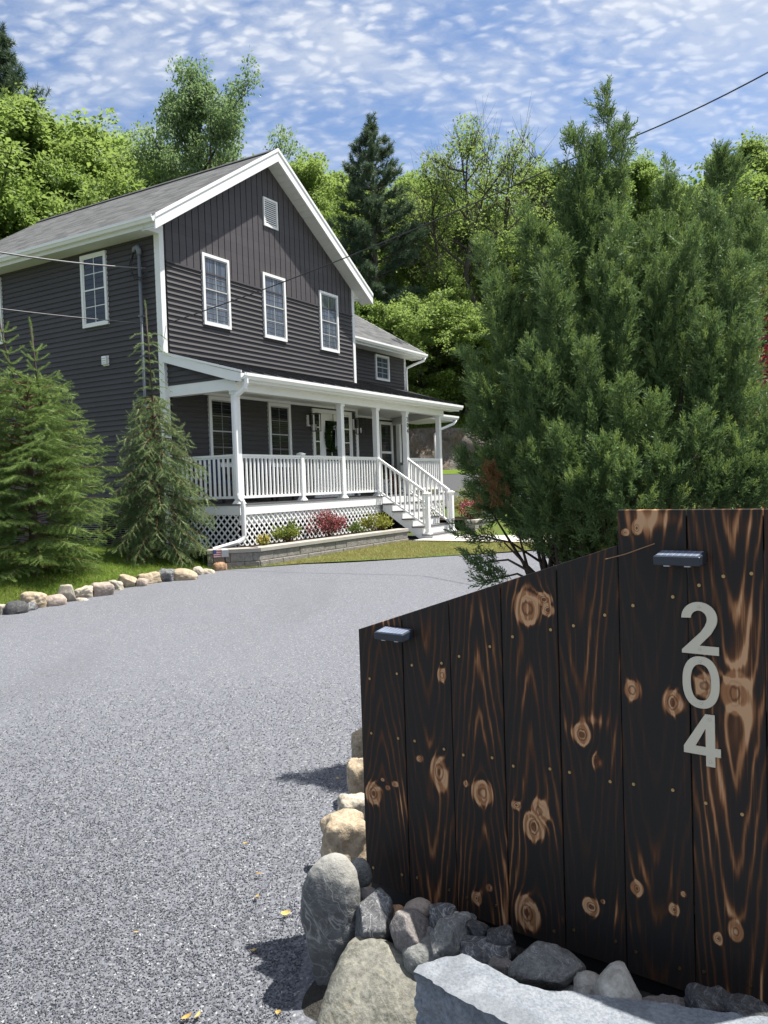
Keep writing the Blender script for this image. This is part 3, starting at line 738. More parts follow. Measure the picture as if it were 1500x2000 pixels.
# windows
def window(x0, x1, z0, z1, face, plane, glass=M_GLASS, cas=.062, rows=2, cols=2):
    """face 'front': in plane y=plane looking -y; 'left': plane x=plane looking -x (x0,x1 are y values)"""
    def bx(mb, a0, a1, d0, d1, b0, b1):        # d: distance out of the wall
        if face == 'front': mb.box(a0, a1, plane - d1, plane - d0, b0, b1)
        else: mb.box(plane - d1, plane - d0, a0, a1, b0, b1)
        return mb
    w = MB(); D0, D1 = .0, .055
    bx(w, x0, x0 + cas, D0, D1, z0, z1); bx(w, x1 - cas, x1, D0, D1, z0, z1); bx(w, x0 + cas, x1 - cas, D0, D1, z1 - cas, z1); bx(w, x0 + cas, x1 - cas, D0, D1, z0, z0 + cas)
    wo = w.build('window', M_WHITE, HOUSE)
    a0, a1, b0, b1 = x0 + cas, x1 - cas, z0 + cas, z1 - cas; mid = (b0 + b1) / 2; t = .028
    sh = MB()
    for (p, q, d) in ((mid, b1, .032), (b0, mid + t, .024)):
        bx(sh, a0, a0 + t, .018, d + .006, p, q); bx(sh, a1 - t, a1, .018, d + .006, p, q)
        bx(sh, a0 + t, a1 - t, .018, d + .006, q - t, q); bx(sh, a0 + t, a1 - t, .018, d + .006, p, p + t)
    sh.build('sash', M_GREYV if face == 'front' else M_WHITE, wo)
    g = MB(); bx(g, a0 + .02, a1 - .02, .0165, .0205, b0 + .02, b1 - .02); g.build('pane', glass, wo)
    mu = MB(); h = .0075
    for (p, q) in ((mid + t, b1 - t), (b0 + t, mid)):
        c = (a0 + a1) / 2; bx(mu, c - h, c + h, .0207, .026, p, q)
        for r in range(1, rows): zc = p + (q - p) * r / rows; bx(mu, a0 + t, a1 - t, .0207, .0255, zc - h, zc + h)
    mu.build('muntin', M_MUNT if glass is M_BLIND else M_GREYV if face == 'front' else M_WHITE, wo)
    return wo
for a, b in ((1.08, 1.92), (3.073, 3.912), (5.33, 6.16)): window(a, b, 5.08, 6.585, 'front', -.0)
for a, b in ((1.49, 2.27), (5.01, 5.79), (7.0, 7.7)): window(a, b, 5.10, 6.61, 'left', XL, M_DARKGL)
for a, b in ((1.11, 1.95), (3.10, 3.94)): window(a, b, 2.08, 3.59, 'front', -.0, M_BLIND, .075)
# gable louvre
vt = MB(); vt.box(3.20, 3.245, -.05, 0, 7.68, 8.34).box(3.675, 3.72, -.05, 0, 7.68, 8.34).box(3.245, 3.675, -.05, 0, 8.295, 8.34).box(3.245, 3.675, -.05, 0, 7.68, 7.725)
vto = vt.build('gable_vent', M_WHITE, HOUSE); lv = MB()
for i in range(12):
    z = 7.735 + i * .0468; lv.hexa([(3.245, -.048, z), (3.675, -.048, z), (3.675, -.040, z), (3.245, -.040, z)], [(3.245, -.030, z + .034), (3.675, -.030, z + .034), (3.675, -.022, z + .034), (3.245, -.022, z + .034)])
lv.build('louvre', M_WHITE, vto); MB().box(3.245, 3.675, -.021, -.0195, 7.725, 8.295).build('vent_back', M_VOID, vto)
# dryer vent and service mast on the left wall
dv = MB(); dv.box(XL - .03, XL - .0, 1.55, 1.72, 4.25, 4.46).box(XL - .085, XL - .0305, 1.565, 1.705, 4.27, 4.45)
dvo = dv.build('wall_vent', M_WHITE, HOUSE, bevel=.012); MB().box(XL - .089, XL - .086, 1.58, 1.69, 4.30, 4.315).box(XL - .089, XL - .086, 1.58, 1.69, 4.345, 4.36).box(XL - .089, XL - .086, 1.58, 1.69, 4.39, 4.405).build('vent_slot', M_GREYV, dvo)
M_PIPE = plain('grey_conduit', (.16, .175, .195), .45, .08, 8)
XM, YM = XL - .09, .46
ms = MB(); ms.tube([(XM, YM, .9), (XM, YM, 6.34)], .034, 10)
mo = ms.build('service_mast', M_PIPE, HOUSE, True)
wh = MB(); wh.tube([(XM, YM, 6.32), (XM, YM, 6.42), (XM - .01, YM + .03, 6.48), (XM - .02, YM + .10, 6.46), (XM - .02, YM + .13, 6.40)], [.045, .055, .055, .05, .035], 10)
wh.build('weatherhead', M_PIPE, mo, True)
for z in (2.4, 4.3, 5.1): MB().box(XL - .135, XL, YM - .05, YM + .05, z, z + .03).build('mast_clamp', M_PIPE, mo)
M_WIRE = plain('dark_wire', (.02, .02, .022), .5, .2, 9)
lp = MB()
for dx_, dz_ in ((.0, .0), (.03, -.05), (-.03, -.02)):
    lp.tube([(XM - .02, YM + .12, 6.40), (XM - .05 + dx_, YM + .22, 6.15 + dz_), (XM - .06 + dx_, YM + .12, 5.92 + dz_), (XM - .07, YM - .15, 5.84 + dz_), (XM - .05, YM - .28, 5.98 + dz_), (XM - .03, YM - .2, 6.10)], .008, 5)
lp.build('drip_loop', M_WIRE, mo, True)

# ---- porch
PN = 1.756; FL = 1.312; PEND = 8.65
FP = [(.0, .0), (.0, -PN), (PEND, -PN), (10.75, .97), (6.96, .97), (6.96, .0)]
def slab_part(name, poly, z0, z1, mat, parent=HOUSE): return MB().prism(poly, 2, z0, z1).build(name, mat, parent)
FPo = [(-.012, .0), (-.012, -PN - .012), (PEND + .012, -PN - .012), (10.77, .99), (6.96, .99), (6.96, .0)]
slab_part('porch_floor', FPo, FL - .03, FL, M_DECK)
slab_part('porch_ceiling', [(p[0], p[1]) for p in FP], 3.66, 3.69, M_WHITE2)
fas = MB(); fas.box(.0, PEND, -PN, -PN + .04, 1.10, FL - .031).box(.0, .04, -PN + .0405, -.02, 1.10, FL - .031)
dx2, dy2 = 10.75 - PEND, .97 + PN; L2 = math.hypot(dx2, dy2); ex, ey = dx2 / L2, dy2 / L2
def end_box(mb, t0, t1, o0, o1, z0, z1):           # along the slanted right end; o: outwards
    P = lambda t, o: (PEND + ex * t + ey * o, -PN + ey * t - ex * o)
    b = [P(t0, o0), P(t1, o0), P(t1, o1), P(t0, o1)]
    return mb.hexa([(*q, z0) for q in b], [(*q, z1) for q in b])
end_box(fas, .0, L2, -.04, 0, 1.10, FL - .031)
fas.build('deck_fascia', M_WHITE, HOUSE)
sk = MB(); sk.box(.09, PEND - .1, -PN + .09, -PN + .12, .90, 1.099); sk.build('skirt_board', M_WHITE, HOUSE)
MB().box(.12, PEND - .12, -PN + .35, -PN + .40, .2, 1.09).box(.3, .34, -PN + .4005, 0, .2, 1.09).build('crawl_space_shade', M_VOID, HOUSE)  # shade under the porch, put in as a near-black sheet
# lattice
def lattice(axis, a0, a1, z0, z1, plane, fn=None):
    mb = MB(); st, w, th = .150, .032, .007
    H_ = z1 - z0; k = a0 - H_
    for sgn, off in ((1, 0), (-1, th + .001)):
        s = a0 - H_
        while s < a1 + H_:
            # strip from (s,z0) to (s+sgn*H,z1) clipped
            p0, p1 = (s, z0), (s + H_, z1)
            if sgn < 0: p0, p1 = (s + H_, z0), (s, z1)
            def clipseg(p, q):
                (xa, za), (xb, zb) = p, q
                ts = [0., 1.]
                lo, hi = min(xa, xb), max(xa, xb)
                f = lambda xx: (xx - xa) / (xb - xa)
                t0, t1 = 0., 1.
                c0, c1 = sorted((f(a0 + .02), f(a1 - .02))); t0, t1 = max(t0, c0), min(t1, c1)
                if t1 - t0 < .03: return None
                return [(xa + (xb - xa) * t, za + (zb - za) * t) for t in (t0, t1)]
            sg = clipseg(p0, p1)
            if sg:
                (xa, za), (xb, zb) = sg; h = w * .707
                poly = [(xa - h, za), (xa + h, za), (xb + h, zb), (xb - h, zb)]
                mb.prism(poly, 1 if axis == 0 else 0, plane - off - th, plane - off)
            s += st
    o = mb.build('lattice_panel', M_WHITE, HOUSE); return o
lattice(0, .05, 5.05, .48, 1.10, -PN + .03)
lattice(0, 6.9, PEND, .55, 1.10, -PN + .03)
lattice(1, -PN + .03, -.02, .40, 1.10, .03)
# posts
def post(x, y, z0, z1, name='porch_post', w=.125):
    h = w / 2; mb = MB().box(x - h, x + h, y - h, y + h, z0, z1); o = mb.build(name, M_WHITE, HOUSE, bevel=.006)
    b = MB(); 
    b.hexa([(x-h-.035, y-h-.035, z0), (x+h+.035, y-h-.035, z0), (x+h+.035, y+h+.035, z0), (x-h-.035, y+h+.035, z0)], [(x-h-.004, y-h-.004, z0+.06), (x+h+.004, y-h-.004, z0+.06), (x+h+.004, y+h+.004, z0+.06), (x-h-.004, y+h+.004, z0+.06)])
    b.build('post_base', M_WHITE, o); return o
PY = -PN + .10
PX = dict(p1=.10, p2=3.67, p3=5.22, p4=6.70, p5=8.60)
posts = {k_: post(x, PY, FL, 3.47) for k_, x in PX.items()}
for o in list(posts.values()):
    c = o.data.vertices[0].co; MB().box(c.x - .018, c.x + .143, c.y - .018, c.y + .143, 3.40, 3.455).build('post_cap', M_WHITE, o)
post(10.62, .78, FL, 3.47)
def newel(x, y, z0, z1):
    o = post(x, y, z0, z1 - .04, 'newel_post', .10); h = .075
    MB().hexa([(x-.055, y-.055, z1-.055), (x+.055, y-.055, z1-.055), (x+.055, y+.055, z1-.055), (x-.055, y+.055, z1-.055)], [(x-h, y-h, z1-.015), (x+h, y-h, z1-.015), (x+h, y+h, z1-.015), (x-h, y+h, z1-.015)]).hexa([(x-h, y-h, z1-.015), (x+h, y-h, z1-.015), (x+h, y+h, z1-.015), (x-h, y+h, z1-.015)], [(x-.02, y-.02, z1+.02), (x+.02, y-.02, z1+.02), (x+.02, y+.02, z1+.02), (x-.02, y+.02, z1+.02)]).build('post_cap', M_WHITE, o)
    return o
newel(2.12, PY, FL, 2.31)
NB = [0]
def bal_mesh(h):
    mb = MB().box(-.017, .017, -.017, .017, 0, h); me = bpy.data.meshes.new('baluster'); me.from_pydata(mb.v, [], mb.f); me.materials.append(M_WHITE); return me
BALM = bal_mesh(.79)
def railing(p0, p1, z0, z1, zb=None, gap=.117, me=BALM, hb=.10):
    """rails between two plan points; z0/z1 floor heights below each end (sloped on stairs)"""
    (xa, ya), (xb, yb) = p0, p1; L = math.hypot(xb - xa, yb - ya); ex_, ey_ = (xb - xa) / L, (yb - ya) / L; nx, ny = -ey_, ex_
    mb = MB()
    def bar(zlo, zhi, hw_):
        P = lambda t, o, z: (xa + ex_ * t + nx * o, ya + ey_ * t + ny * o, z)
        mb.hexa([P(0, -hw_, z0 + zlo), P(L, -hw_, z1 + zlo), P(L, hw_, z1 + zlo), P(0, hw_, z0 + zlo)], [P(0, -hw_, z0 + zhi), P(L, -hw_, z1 + zhi), P(L, hw_, z1 + zhi), P(0, hw_, z0 + zhi)])
    bar(.91, .95, .038); bar(.875, .9101, .022)
    ro = mb.build('railing', M_WHITE, HOUSE); mb.v.clear(); mb.f.clear(); bar(hb, hb + .05, .026); mb.build('bottom_rail', M_WHITE, ro)
    n = max(2, int(round(L / gap))); ang = math.atan2(ey_, ex_)
    for i in range(n):
        t = L * (i + .5) / n; b = link('baluster', me, ro)
        b.location = (xa + ex_ * t, ya + ey_ * t, z0 + (z1 - z0) * t / L + hb + .03); b.rotation_euler = (0, 0, ang); NB[0] += 1
    return ro
g_ = .062
railing((PX['p1'] + g_, PY), (2.07, PY), FL, FL); railing((2.17, PY), (PX['p2'] - g_, PY), FL, FL); railing((PX['p2'] + g_, PY), (PX['p3'] - g_, PY), FL, FL)
railing((PX['p4'] + g_, PY), (PX['p5'] - g_, PY), FL, FL)
railing((PX['p1'], PY + g_), (PX['p1'], -.03), FL, FL)
railing((8.66, PY + .06), (10.58, .72), FL, FL)
# stairs
SX0, SX1 = 5.28, 6.64; RISE = .188; RUN = .27
tr = []
st = MB()
for sx in (SX0 - .02, SX1 - .02):
    poly = [(-PN, FL - .03 - .0)]
    pts = [(-PN - .0, FL - RISE - .03)]
    y = -PN
    pl = [(-PN, FL - .36)]
    for i in range(1, 6):
        z = FL - RISE * i - .03
        pl += [(-PN - RUN * (i - 1) - .002, z), (-PN - RUN * i, z)]
    pl += [(-PN - RUN * 5, .17), (-PN - RUN * 5 + .22, .17)]
    st.prism(pl, 0, sx, sx + .04)
sto = st.build('stair', M_WHITE, HOUSE)
for i in range(1, 6):
    z = FL - RISE * i; y1 = -PN - RUN * (i - 1); y0 = -PN - RUN * i
    MB().box(SX0 - .05, SX1 + .05, y0 - .025, y1 - .003, z - .028, z).build('tread', M_DECK, sto)
for i in range(0, 6):
    z = FL - RISE * i - .03; y = -PN - RUN * i
    MB().box(SX0 - .035, SX1 + .035, y - .014, y - .0015, max(z - RISE + .031, .15), z - .0015).build('riser', M_WHITE, sto)
NYE = -PN - RUN * 5 + .14
zn = FL - RISE * 5
newel(SX0 + .03, NYE, zn, zn + .99); newel(SX1 - .03, NYE, zn, zn + .99)
BALS = bal_mesh(.80); slope_drop = RISE / RUN * (abs(NYE - PY) - .12)
for sx, px_ in ((SX0 + .03, PX['p3']), (SX1 - .03, PX['p4'])):
    railing((px_, PY - g_), (sx, NYE + .05), FL - .02, FL - .02 - slope_drop, None, .117, BALS, .09)
# beams, porch roof
be = MB(); be.box(-.02, PEND + .06, -PN - .02, -PN + .16, 3.455, 3.655); be.box(-.02, .15, -PN + .1605, .0, 3.475, 3.69); end_box(be, .06, L2, -.14, .02, 3.455, 3.655); be.build('porch_beam', M_WHITE, HOUSE)
MB().box(.10, 6.86, -.03, -.017, 3.60, 3.659).box(7.0, 10.6, .95, .968, 3.60, 3.659).build('ceiling_trim', M_WHITE, HOUSE)
pz = lambda x, y: 4.36 + .285 * y
GN = 2.02
PR = [(-.12, -.0), (-.12, -GN), (9.22, -GN), (11.60, .99), (6.975, .99), (6.975, .0)]
po = roof_slab('porch_roof', PR, pz, .035, M_METAL_B)
rb = MB(); x = .12
while x < 9.2:
    yb = .0 if x < 6.95 else .98
    rb.hexa([(x, -GN, pz(x, -GN)), (x + .025, -GN, pz(x, -GN)), (x + .025, yb, pz(x, yb)), (x, yb, pz(x, yb))], [(x, -GN, pz(x, -GN) + .035), (x + .025, -GN, pz(x, -GN) + .035), (x + .025, yb, pz(x, yb) + .035), (x, yb, pz(x, yb) + .035)]); x += .405
rb.build('roof_seam', M_METAL_B, po)
zg = pz(0, -GN) - .036
MB().box(-.10, 9.22, -GN + .0, -GN + .02, zg - .16, zg).box(-.05, 9.15, -GN + .0205, -PN - .021, zg - .155, zg - .14).build('porch_fascia', M_WHITE, HOUSE)
gutter_y('gutter', -GN - .001, zg - .115, -.16, 9.26)
# sloping rake board and dark infill of the left porch end
rk = MB(); rk.prism([(.0, pz(0, 0) - .036), (-GN, zg - .001), (-GN, zg - .165), (-PN + .02, zg - .105), (.0, pz(0, 0) - .20)], 0, -.135, -.10); rk.build('rake_board', M_WHITE, HOUSE)
rk = MB(); rk.prism([(.02, pz(0, 0) + .012), (-GN - .02, pz(0, -GN) + .012), (-GN - .02, pz(0, -GN) - .03), (.02, pz(0, 0) - .03)], 0, -.155, -.136); rk.build('rake_trim', M_WHITE, HOUSE)
def cl(z): return (max(-PN, (z + .16 - 4.36) / .285) + .0, -.0)
lap_wall('porch_gable', 1, -.02, 0, 0, 3.69, 4.32, -1, M_SIDE, cl)
MB().prism([(0, 3.69), (-PN, 3.69), (-PN, 3.80), (0, 4.30)], 0, -.0, .02).build('porch_gable_back', M_SIDE, HOUSE)
# lower roof behind the right end
MB().prism([(9.75, -.42), (12.30, -.42), (12.30, 1.0), (10.9, 1.0)], 2, 3.56, 3.72).build('side_roof', M_WHITE, HOUSE)
gutter_y('gutter', -.421, 3.61, 9.8, 12.33)
M_DS = M_WHITE
MB().tube([(12.2, -.48, 3.60), (12.1, -.44, 3.48), (11.2, -.35, 3.25), (10.98, -.32, 3.10), (10.98, -.32, 1.2)], .045, 8).build('downspout', M_DS, HOUSE, True)
KP = at(417, 1074, 15.1) - HO; KICK = (float(KP @ HU), float(KP @ HV), float(KP[2]))
# downspout at the left post
MB().tube([(-.07, -2.08, 3.64), (-.07, -2.08, 3.56), (-.08, -2.06, 3.48), (-.09, -1.95, 3.40), (-.10, -1.84, 3.33), (-.10, -1.80, 3.24), (-.10, -1.80, 1.52), (-.10, -1.84, 1.42), (-.10, -1.91, 1.36), (-.10, -1.92, 1.26), (-.10, -1.92, .72), (-.14, -1.91, .65), (-.24, -1.89, .60), KICK], .047, 8).build('downspout', M_DS, HOUSE, False)
# front door with sidelights
D0 = -.0
dr = MB(); dr.box(4.84, 4.92, -.045, 0, FL, 3.56).box(6.57, 6.65, -.045, 0, FL, 3.56).box(4.92, 6.57, -.045, 0, 3.46, 3.56).box(5.19, 5.27, -.04, 0, FL, 3.46).box(6.08, 6.16, -.04, 0, FL, 3.46)
dro = dr.build('door_frame', M_WHITE, HOUSE)
dd = MB(); dd.box(5.27, 5.40, -.03, 0, FL, 3.455).box(5.95, 6.08, -.03, 0, FL, 3.455).box(5.40, 5.95, -.03, 0, 3.28, 3.455).box(5.40, 5.95, -.03, 0, FL, 2.24)
ddo = dd.build('front_door', M_WHITE, HOUSE)
MB().box(5.40, 5.95, -.022, -.018, 2.24, 3.28).build('door_glass', M_BLIND, ddo)
mm = MB(); mm.box(5.66, 5.69, -.028, -.0225, 2.24, 3.28).box(5.40, 5.95, -.027, -.0225, 2.56, 2.585); mm.build('muntin', M_WHITE, ddo)
MB().tube([(5.99, -.03, 2.28), (5.99, -.09, 2.28), (5.90, -.09, 2.28)], .014, 8).build('door_handle', M_BLACK, ddo, True)
for a, b in ((4.92, 5.19), (6.16, 6.57)):
    s_ = MB(); s_.box(a, a + .045, -.03, 0, FL, 3.46).box(b - .045, b, -.03, 0, FL, 3.46).box(a + .045, b - .045, -.03, 0, FL, 2.0)
    for z in (2.0, 2.36, 2.72, 3.08, 3.42): s_.box(a + .045, b - .045, -.026, 0, z, z + .03)
    so2 = s_.build('sidelight', M_WHITE, HOUSE); MB().box(a + .045, b - .045, -.021, -.0175, 2.0, 3.45).build('pane', M_DARKGL, so2)
# storm door on the wing
sd = MB(); sd.box(9.72, 9.81, .935, 1.0, FL, 3.54).box(10.44, 10.53, .935, 1.0, FL, 3.54).box(9.81, 10.44, .935, 1.0, 3.45, 3.54).box(9.81, 10.44, .945, 1.0, FL, 1.75).box(9.81, 10.44, .945, 1.0, 2.55, 2.62)
sdo = sd.build('storm_door', M_WHITE, HOUSE); MB().box(9.81, 10.44, .978, .982, 1.75, 3.45).build('pane', M_DARKGL, sdo)
# lanterns
for u0 in (4.62, 6.70):
    bl = MB().box(u0, u0 + .17, -.04, -.0, 3.10, 3.38).build('lamp_block', M_WHITE, HOUSE)
    la = MB(); xa, xb, ya, yb, za, zb = u0 + .03, u0 + .22, -.30, -.11, 2.98, 3.39; t = .014
    for xx in (xa, xb - t):
        for yy in (ya, yb - t): la.box(xx, xx + t, yy, yy + t, za, zb)
    la.box(xa - .01, xb + .01, ya - .01, yb + .01, zb, zb + .018).box(xa, xb, ya, yb, za - .015, za).box(u0 + .075, u0 + .145, -.1095, -.041, 3.14, 3.38)
    lo = la.build('wall_lantern', M_BLACK, HOUSE); MB().tube([((xa + xb) / 2, (ya + yb) / 2, za), ((xa + xb) / 2, (ya + yb) / 2, za + .16)], .02, 8).build('candle_tube', M_WHITE, lo, True)
# house numbers up the post
M_NUM = M_BLACK
def text_mesh(ch, size, ext):
    cu = bpy.data.curves.new('digit', 'FONT'); cu.body = ch; cu.size = size; cu.extrude = ext; cu.align_x = 'CENTER'
    o = bpy.data.objects.new('tmp', cu); COL.objects.link(o); dg = bpy.context.evaluated_depsgraph_get(); me = bpy.data.meshes.new_from_object(o.evaluated_get(dg)); bpy.data.objects.remove(o); return me
for ch, z in (('2', 3.20), ('0', 3.05), ('4', 2.90)):
    me = text_mesh(ch, .17, .004); me.materials.clear(); o = link('house_number', me, posts['p4'], M_NUM); o.location = (PX['p4'], PY - .068, z); o.rotation_euler = (PI / 2, 0, 0)
# ---- wing
WY, WX = 1.0, 11.53
lap_wall('wing_wall', 0, WY, W1X + .01, WX - .06, .6, 5.75, 1)
MB().box(W1X, WX, WY + .02, 7.0, .4, 5.75).build('wall_core', M_SIDE, HOUSE)
MB().box(WX - .07, WX + .03, WY - .035, WY + .1, .6, 5.72).build('corner_board', M_WHITE, HOUSE)
window(9.65, 10.47, 4.815, 5.60, 'front', WY, M_GLASS, .06)
wz = lambda x, y: 5.86 + .60 * (y - .52)
wr = roof_slab('wing_roof', [(6.9, .52), (12.05, .52), (12.05, 4.6), (6.9, 4.6)], wz, .05, M_SHING); shingle_uv(wr, 0, 1, .52)
wr2 = roof_slab('wing_roof', [(6.9, 4.601), (12.05, 4.601), (12.05, 8.4), (6.9, 8.4)], lambda x, y: wz(0, 4.6) - .6 * (y - 4.6), .05, M_SHING); shingle_uv(wr2, 0, 1, 8.4)
MB().prism([(.60, 5.72), (4.6, 8.2), (7.0, 6.7), (7.0, 5.7)], 0, WX - .1, WX - .02).build('wing_gable', M_SIDE, HOUSE)
MB().box(W1X + .021, 12.05, .52, .54, 5.64, 5.80).box(W1X + .021, 12.04, .5405, WY - .001, 5.66, 5.675).build('eave_soffit', M_WHITE2, HOUSE)
gutter_y('gutter', .519, 5.70, W1X + .022, 12.08)
MB().prism([(.5, wz(0, .5) + .02), (4.6, wz(0, 4.6) + .02), (4.6, wz(0, 4.6) - .17), (.5, wz(0, .5) - .18)], 0, 12.051, 12.08).build('rake_board', M_WHITE, HOUSE)
MB().tube([(11.95, .46, 5.70), (11.93, .48, 5.60), (11.75, .75, 5.48), (11.56, .93, 5.36), (11.54, .94, 5.22), (11.54, .94, 4.62)], .042, 8).build('downspout', M_WHITE, HOUSE, True)

# ---- things on and round the porch
def hloc(o, u, v, z, rz=0):
    o.location = hw(u, v, z); o.rotation_euler = (0, 0, math.atan2(HU[1], HU[0]) + rz); return o
# wreath on the door
we = tag(empty('wreath'), 'round green wreath with grey blue ribbon bow on white front door', 'wreath'); hloc(we, 5.66, -.075, 2.87)
n = 2600; a = RNG.random(n) * 2 * PI; b = RNG.random(n) * 2 * PI; rr = .075 * np.sqrt(RNG.random(n)) * 1.1
cen = np.stack([(.25 + rr * np.cos(b)) * np.cos(a) * .92, rr * np.sin(b) - .02, (.25 + rr * np.cos(b)) * np.sin(a) * 1.12], -1)
LEAF_T = np.array([(0, 0, 0), (-.3, .5, .10), (0, 1, 0), (.3, .5, .10)]); LEAF_F = np.array([(0, 3, 2, 1)])
d = unit(cen * np.array([1, 0, 1]) + RNG.normal(size=(n, 3)) * .25); V, Fs = stamp(LEAF_T * .065, LEAF_F, frames(d, RNG.normal(size=(n, 3))), cen)
link('foliage_ring', np_mesh('foliage_ring', V, Fs), we, foliage('wreath_leaf', (.02, .045, .012), (.06, .10, .02), (.08, .13, .02), .2, 8))
M_RIB = plain('ribbon', (.30, .32, .36), .6, .1, 8)
rbm = MB()
for s, dx_ in ((1, -.05), (1, .05)):
    rbm.hexa([(dx_ - .05 + .03, -.11, -.33), (dx_ + .05 + .03, -.11, -.33), (dx_ + .05 + .03, -.105, -.33), (dx_ - .05 + .03, -.105, -.33)], [(-.04, -.12, .18), (.04, -.12, .18), (.04, -.115, .18), (-.04, -.115, .18)])
for s in (-1, 1): rbm.tube([(0, -.12, .20), (s * .07, -.15, .27), (s * .13, -.13, .25), (s * .10, -.12, .18), (0, -.12, .19)], .02, 6)
rbm.build('ribbon', M_RIB, we); MB().box(-.012, .012, -.03, -.025, .25, .58).build('hanger', M_BLACK, we)
# wicker armchair by the left window, navy cushion
M_WICK = plain('dark_wicker', (.045, .035, .03), .7, .4, 60, .3, .8, 120); M_NAVY = plain('navy_cloth', (.015, .028, .075), .8, .15, 20)
def chair(u, v, rz, lab):
    t = tag(empty('armchair'), lab, 'chair', 'porch chairs'); hloc(t, u, v, FL, rz)
    MB().box(-.32, .32, -.34, .30, .20, .36).build('seat', M_WICK, t, bevel=.02); MB().hexa([(-.32, .24, .36), (.32, .24, .36), (.32, .33, .36), (-.32, .33, .36)], [(-.30, .33, .95), (.30, .33, .95), (.30, .41, .95), (-.30, .41, .95)]).build('backrest', M_WICK, t, bevel=.02)
    for s in (-1, 1):
        MB().box(s * .36 - .04, s * .36 + .04, -.34, .30, .20, .60).build('arm', M_WICK, t, bevel=.02)
        for y in (-.30, .26): MB().box(s * .33 - .025, s * .33 + .025, y - .025, y + .025, 0, .20).build('leg', M_WICK, t)
    MB().box(-.30, .30, -.34, .22, .362, .47).build('seat_cushion', M_NAVY, t, bevel=.03); MB().hexa([(-.28, .13, .475), (.28, .13, .475), (.28, .235, .475), (-.28, .235, .475)], [(-.26, .22, .92), (.26, .22, .92), (.26, .325, .92), (-.26, .325, .92)]).build('back_cushion', M_NAVY, t, bevel=.03)
chair(.62, -.55, -.4, 'dark wicker chair with navy cushions behind the left end of porch railing')
chair(2.55, -.55, .1, 'dark wicker chair with navy cushions between the two porch windows')
# air conditioner between the spruces
M_AC = plain('grey_enamel', (.22, .22, .21), .5, .1, 5)
ac = tag(empty('air_conditioner'), 'grey outdoor air conditioner unit half hidden between the two spruces', 'air conditioner'); hloc(ac, -.66, 1.25, .42)
MB().box(-.36, .36, -.36, .36, 0, .05).box(-.37, .37, -.37, .37, .74, .80).build('case', M_AC, ac, bevel=.01)
gl = MB()
for i in range(16): z = .08 + i * .041; gl.box(-.36, .36, -.36, .36, z, z + .013)
gl.build('grille', M_AC, ac); MB().box(-.33, .33, -.33, .33, .051, .739).build('coil', M_VOID, ac)
# stake light and little flag by the border stones
sk_ = tag(empty('stake_light'), 'small black square stake light standing among border stones near the downspout', 'garden light'); P = at(440, 1098, 14.3); sk_.location = (P[0], P[1], P[2]); sk_.rotation_euler = (0, 0, .3)
MB().tube([(0, 0, -.1), (0, 0, .12)], .012, 6).build('stake', M_BLACK, sk_); MB().hexa([(-.06, -.02, .09), (.06, -.02, .09), (.06, .04, .11), (-.06, .04, .11)], [(-.06, -.03, .22), (.06, -.03, .22), (.06, .03, .24), (-.06, .03, .24)]).build('lamp_head', M_GREYV, sk_, bevel=.006)
fl = tag(empty('yard_flag'), 'small faded striped flag on a stick beside the stake light', 'flag'); P = at(424, 1100, 14.3); fl.location = (P[0], P[1], P[2]); fl.rotation_euler = (0, 0, .3)
MB().tube([(-.06, 0, -.1), (-.06, 0, .24)], .005, 6).build('stick', M_BLACK, fl)
m = Mat('flag_cloth', .8, .2); x_, y_, z_ = m.xyz(m.coord()); st_ = ((z_ * 175.0).sin()).ramp(-.2, .2); m.color(m.mix(((x_ * -1.0).ramp(.005, .006)) * (z_.ramp(.159, .16)), m.mix(st_, (.45, .10, .13), (.62, .56, .56)), (.10, .10, .25)))
MB().box(-.058, .09, -.002, .002, .10, .235).build('flag_cloth', m.m, fl)
# retaining walls
m = Mat('split_block', .92, .2); v = m.coord(); n1 = m.noise(v, 14, 5, .7); n2 = m.noise(v, 60, 4, .7); m.color(m.mix(n1.ramp(.3, .7), m.mix(n2, (.11, .10, .09), (.30, .275, .25)), m.mix(n2, (.17, .16, .145), (.42, .395, .36)))); m.bump(n1 * .6 + n2 * .5, 1, .035); M_BLOCK = m.m
m = Mat('cap_block', .9, .2); v = m.coord(); n1 = m.noise(v, 5, 4, .6); n2 = m.noise(v, 90, 3, .7); m.color(m.mix(n1 * .7 + n2 * .3, (.25, .235, .21), (.42, .395, .35))); m.bump(n2, .5, .006); M_CAP = m.m
def retaining(name, lab, runs, ztop, nb=(.0,)):
    t = tag(empty(name), lab, 'retaining wall'); t.location = HO; t.rotation_euler = (0, 0, math.atan2(HU[1], HU[0]))
    capm = MB(); blk = MB(); r = np.random.default_rng(5)
    for (a, b) in runs:
        a, b = np.array(a, float), np.array(b, float); L = np.linalg.norm(b - a); e = (b - a) / L; o = np.array([e[1], -e[0]])
        def hx(mb, t0, t1, o0, o1, z0, z1):
            q = [a + e * t0 + o * o0, a + e * t1 + o * o0, a + e * t1 + o * o1, a + e * t0 + o * o1]; mb.hexa([(*p, z0) for p in q], [(*p, z1) for p in q])
        hx(capm, -.0, L, -.27, .03, ztop - .075, ztop)
        for c_, (z1, z0, bat) in enumerate(((ztop - .078, ztop - .235, 0), (ztop - .238, ztop - .42, .02))):
            s = -.15 * c_
            while s < L:
                s2 = min(s + .40, L); s1 = max(s, 0)
                if s2 - s1 > .02: hx(blk, s1 + .002, s2 - .002, -.25, bat + r.random() * .012, z0, z1)
                s += .40
        
    capm.build('cap_course', M_CAP, t, bevel=.008); bo = blk.build('block_course', M_BLOCK, t, bevel=.012)
    return t
